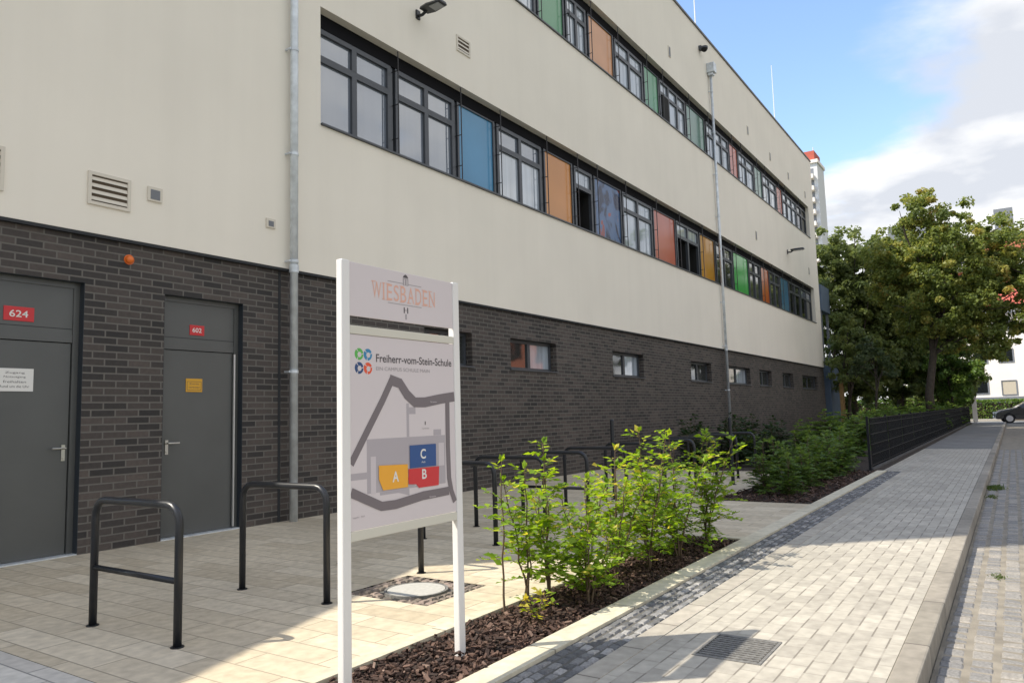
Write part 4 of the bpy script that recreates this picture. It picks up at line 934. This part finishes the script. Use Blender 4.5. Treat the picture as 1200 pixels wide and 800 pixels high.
for fl in range(8):
    z=1.5+fl*2.9
    for y in (-12,-8,-4,0,4,8,12):
        sp_(MB().box(128.6,130,y,y+2.6,z-.9,z+.05),'balcony',M['housewhite'],ab)
        sp_(MB().box(129.95,129.99,y+.2,y+2.4,z+.1,z+1.6),'window',M['pane_b'],ab)
tw=empty('tower_block',(190,38,0),'tall white tower block with red roof storey behind the school','building')
sp_(MB().box(190,198,35.4,58,0,61.2),'wall',M['tower_white'],tw); sp_(MB().box(189.5,198.3,35.1,58.4,61.2,62.0),'roof_edge',M['housewhite'],tw)
sp_(MB().box(190.6,197.5,36.0,57,62.0,64.6),'roof_storey',M['tower_red'],tw)
for fl in range(20):
    z=2+fl*2.95
    sp_(MB().box(188.4,190,36.2,41.5,z-.95,z+.1),'balcony',M['housewhite'],tw); sp_(MB().box(189.95,189.99,36.3,41.3,z+.12,z+1.85),'window',M['greybox'],tw)
for y,h_ in ((37,2.5),(39,1.6),(41,3.2)): sp_(MB().tube([(195,y,64.4),(195,y,64.4+h_)],.09,6),'antenna',M['tower_white'],tw)
# blue grey stair box just behind the school corner
sb_=empty('stair_annex',(43,8.4,0),'blue grey metal stair box behind the far corner of the school','annex')
sp_(MB().box(41.2,44,7.75,9.6,0,3.4),'lower_cladding',M['bluebox'],sb_,bevel=.03); sp_(MB().box(41.2,43.2,7.9,9.6,6.3,7.7),'upper_cladding',M['bluebox'],sb_,bevel=.03)
for x,y in ((41.4,8.05),(43,8.05),(43,9.4),(41.4,9.4)): sp_(MB().box(x-.06,x+.06,y-.06,y+.06,3.4,6.3),'column',M['greybox'],sb_)
ts=empty('timber_screen',(40.8,7.2,0),'narrow yellowish timber screen at the far end of the brick wall','screen')
m=MB()
for i in range(7): m.box(40.6+i*.1,40.68+i*.1,7.15,7.19,.1,2.5)
sp_(m,'slats',M['wood'],ts); sp_(MB().box(40.55,40.6,7.19,7.25,0,2.6).box(41.3,41.35,7.19,7.25,0,2.6),'frame',M['wood'],ts)
gpil=empty('gate_pillar',(58.4,2.15,0),'pale square pillar at the end of the fence','pillar')
MB().box(-.13,.13,-.13,.13,-.15,1.9).build('shaft',M['housewhite'],gpil,bevel=.01); MB().box(-.17,.17,-.17,.17,1.9,1.98).build('cap',M['concrete'],gpil)
# hedge
def hedge(x0,x1,y0,y1,h_,n,label):
    P=np.stack([rng.uniform(x0,x1,n),rng.uniform(y0,y1,n),rng.uniform(0,h_,n)],1)
    side=rng.integers(0,3,n); P[side==0,0]=x0+rng.random((side==0).sum())*.15; P[side==1,2]=h_-rng.random((side==1).sum())*.2
    e_=empty('hedge',(0,0,0),label,'hedge'); leafmesh('foliage',P,rng.normal(0,1,(n,3)),rng.normal(0,1,(n,3)),rng.uniform(.1,.2,n),rng.random(n),M['leaf_shrub'],e_,aspect=.7)
    MB().box(x0+.2,x1-.2,y0+.1,y1-.1,0,h_-.25).build('core',M['soil'],e_)
hedge(69.3,70.6,-4,5,1.5,5000,'clipped green hedge in front of the white house')
hedge(58.8,60,4.5,14,1.7,5000,'green hedge at the street corner beyond the fence')

# house across the street (seen only as reflections in the small windows)
ho=empty('opposite_house',(40,-14,0),'terracotta and white house across the street','house')
sp_(MB().box(28,58,-24,-14,-.1,4.4),'lower_wall',M['housewhite'],ho); sp_(MB().box(28,58,-24,-13.9,4.4,8.6),'upper_wall',M['terracotta'],ho); sp_(MB().box(27.6,58.4,-24.4,-13.5,8.6,9.0),'roof',M['greybox'],ho)
for x in np.arange(30,57,3.6):
    for z in (1.2,5.4): sp_(MB().box(x,x+1.5,-13.88,-13.82,z,z+1.5),'window',M['pane_b'],ho)

# ---------------------------------------------------------------- parked car
def car(loc,rz,label):
    """nose towards +x, built 4.3 m long"""
    e_=empty('parked_car',loc,label,'car',rz=rz); Wd=.88
    prof=[(-2.1,.32),(-2.15,.62),(-2.08,.92),(-1.75,.98),(-1.2,1.38),(-.6,1.46),(.25,1.42),(.95,1.0),(1.75,.86),(2.08,.68),(2.15,.42),(2.1,.28),(1.72,.26),(1.62,.5),(1.38,.62),(1.12,.5),(1.02,.24),(-.98,.24),(-1.08,.5),(-1.33,.62),(-1.58,.5),(-1.68,.26)]
    m=MB(); n=len(prof)
    def wy(z): return Wd if z<1.0 else Wd-(z-1.0)*.42
    m.v=[(p[0],-wy(p[1]),p[1]) for p in prof]+[(p[0],wy(p[1]),p[1]) for p in prof]
    m.f=[(i,(i+1)%n,n+(i+1)%n,n+i) for i in range(n)]+[tuple(reversed(range(n))),tuple(range(n,2*n))]
    m.build('body',M['carpaint'],e_,bevel=.035)
    for s_ in (-1,1):
        y=lambda z:s_*(wy(z)+.004)
        q=[(-1.62,1.0),(-1.12,1.33),(-.6,1.40),(-.28,1.40),(-.28,1.0)]; MB().poly([(a,y(c),c) for a,c in q]).build('side_window',M['carglass'],e_)
        q=[(-.20,1.0),(-.20,1.40),(.22,1.37),(.80,1.02),(.80,1.0)]; MB().poly([(a,y(c),c) for a,c in q]).build('side_window',M['carglass'],e_)
        MB().box(1.98,2.12,s_*.62-.16,s_*.62+.16,.62,.74).build('headlight',M['headlight'],e_,bevel=.02)
        MB().box(.72,.9,s_*.97-.07,s_*.97+.07,.98,1.1).build('wing_mirror',M['carpaint'],e_,bevel=.02)
        MB().box(-.3,-.14,s_*.89-.01,s_*.89+.01,.86,.89).build('door_handle',M['rim'],e_)
        for x in (-1.33,1.37):
            wl=MB().tube([(x,s_*.70,.31),(x,s_*.89,.31)],.31,24).build('wheel',M['tyre'],e_); MB().tube([(x,s_*.89,.31),(x,s_*.90,.31)],.2,20).build('rim',M['rim'],wl)
    MB().poly([(.27,-.62,1.425),(.27,.62,1.425),(.95,.78,1.015),(.95,-.78,1.015)]).build('windscreen',M['carglass'],e_)
    MB().box(2.13,2.165,-.4,.4,.38,.55).build('radiator_grille',M['dark'],e_); MB().box(2.15,2.175,-.26,.26,.40,.50).build('number_plate',M['paper'],e_)
    MB().box(-2.16,-2.1,-.75,-.5,.7,.84).box(-2.16,-2.1,.5,.75,.7,.84).build('tail_light',M['tower_red'],e_)
car((59.8,-1.0,-.117),R(97),'dark parked car crossing the far end of the street')
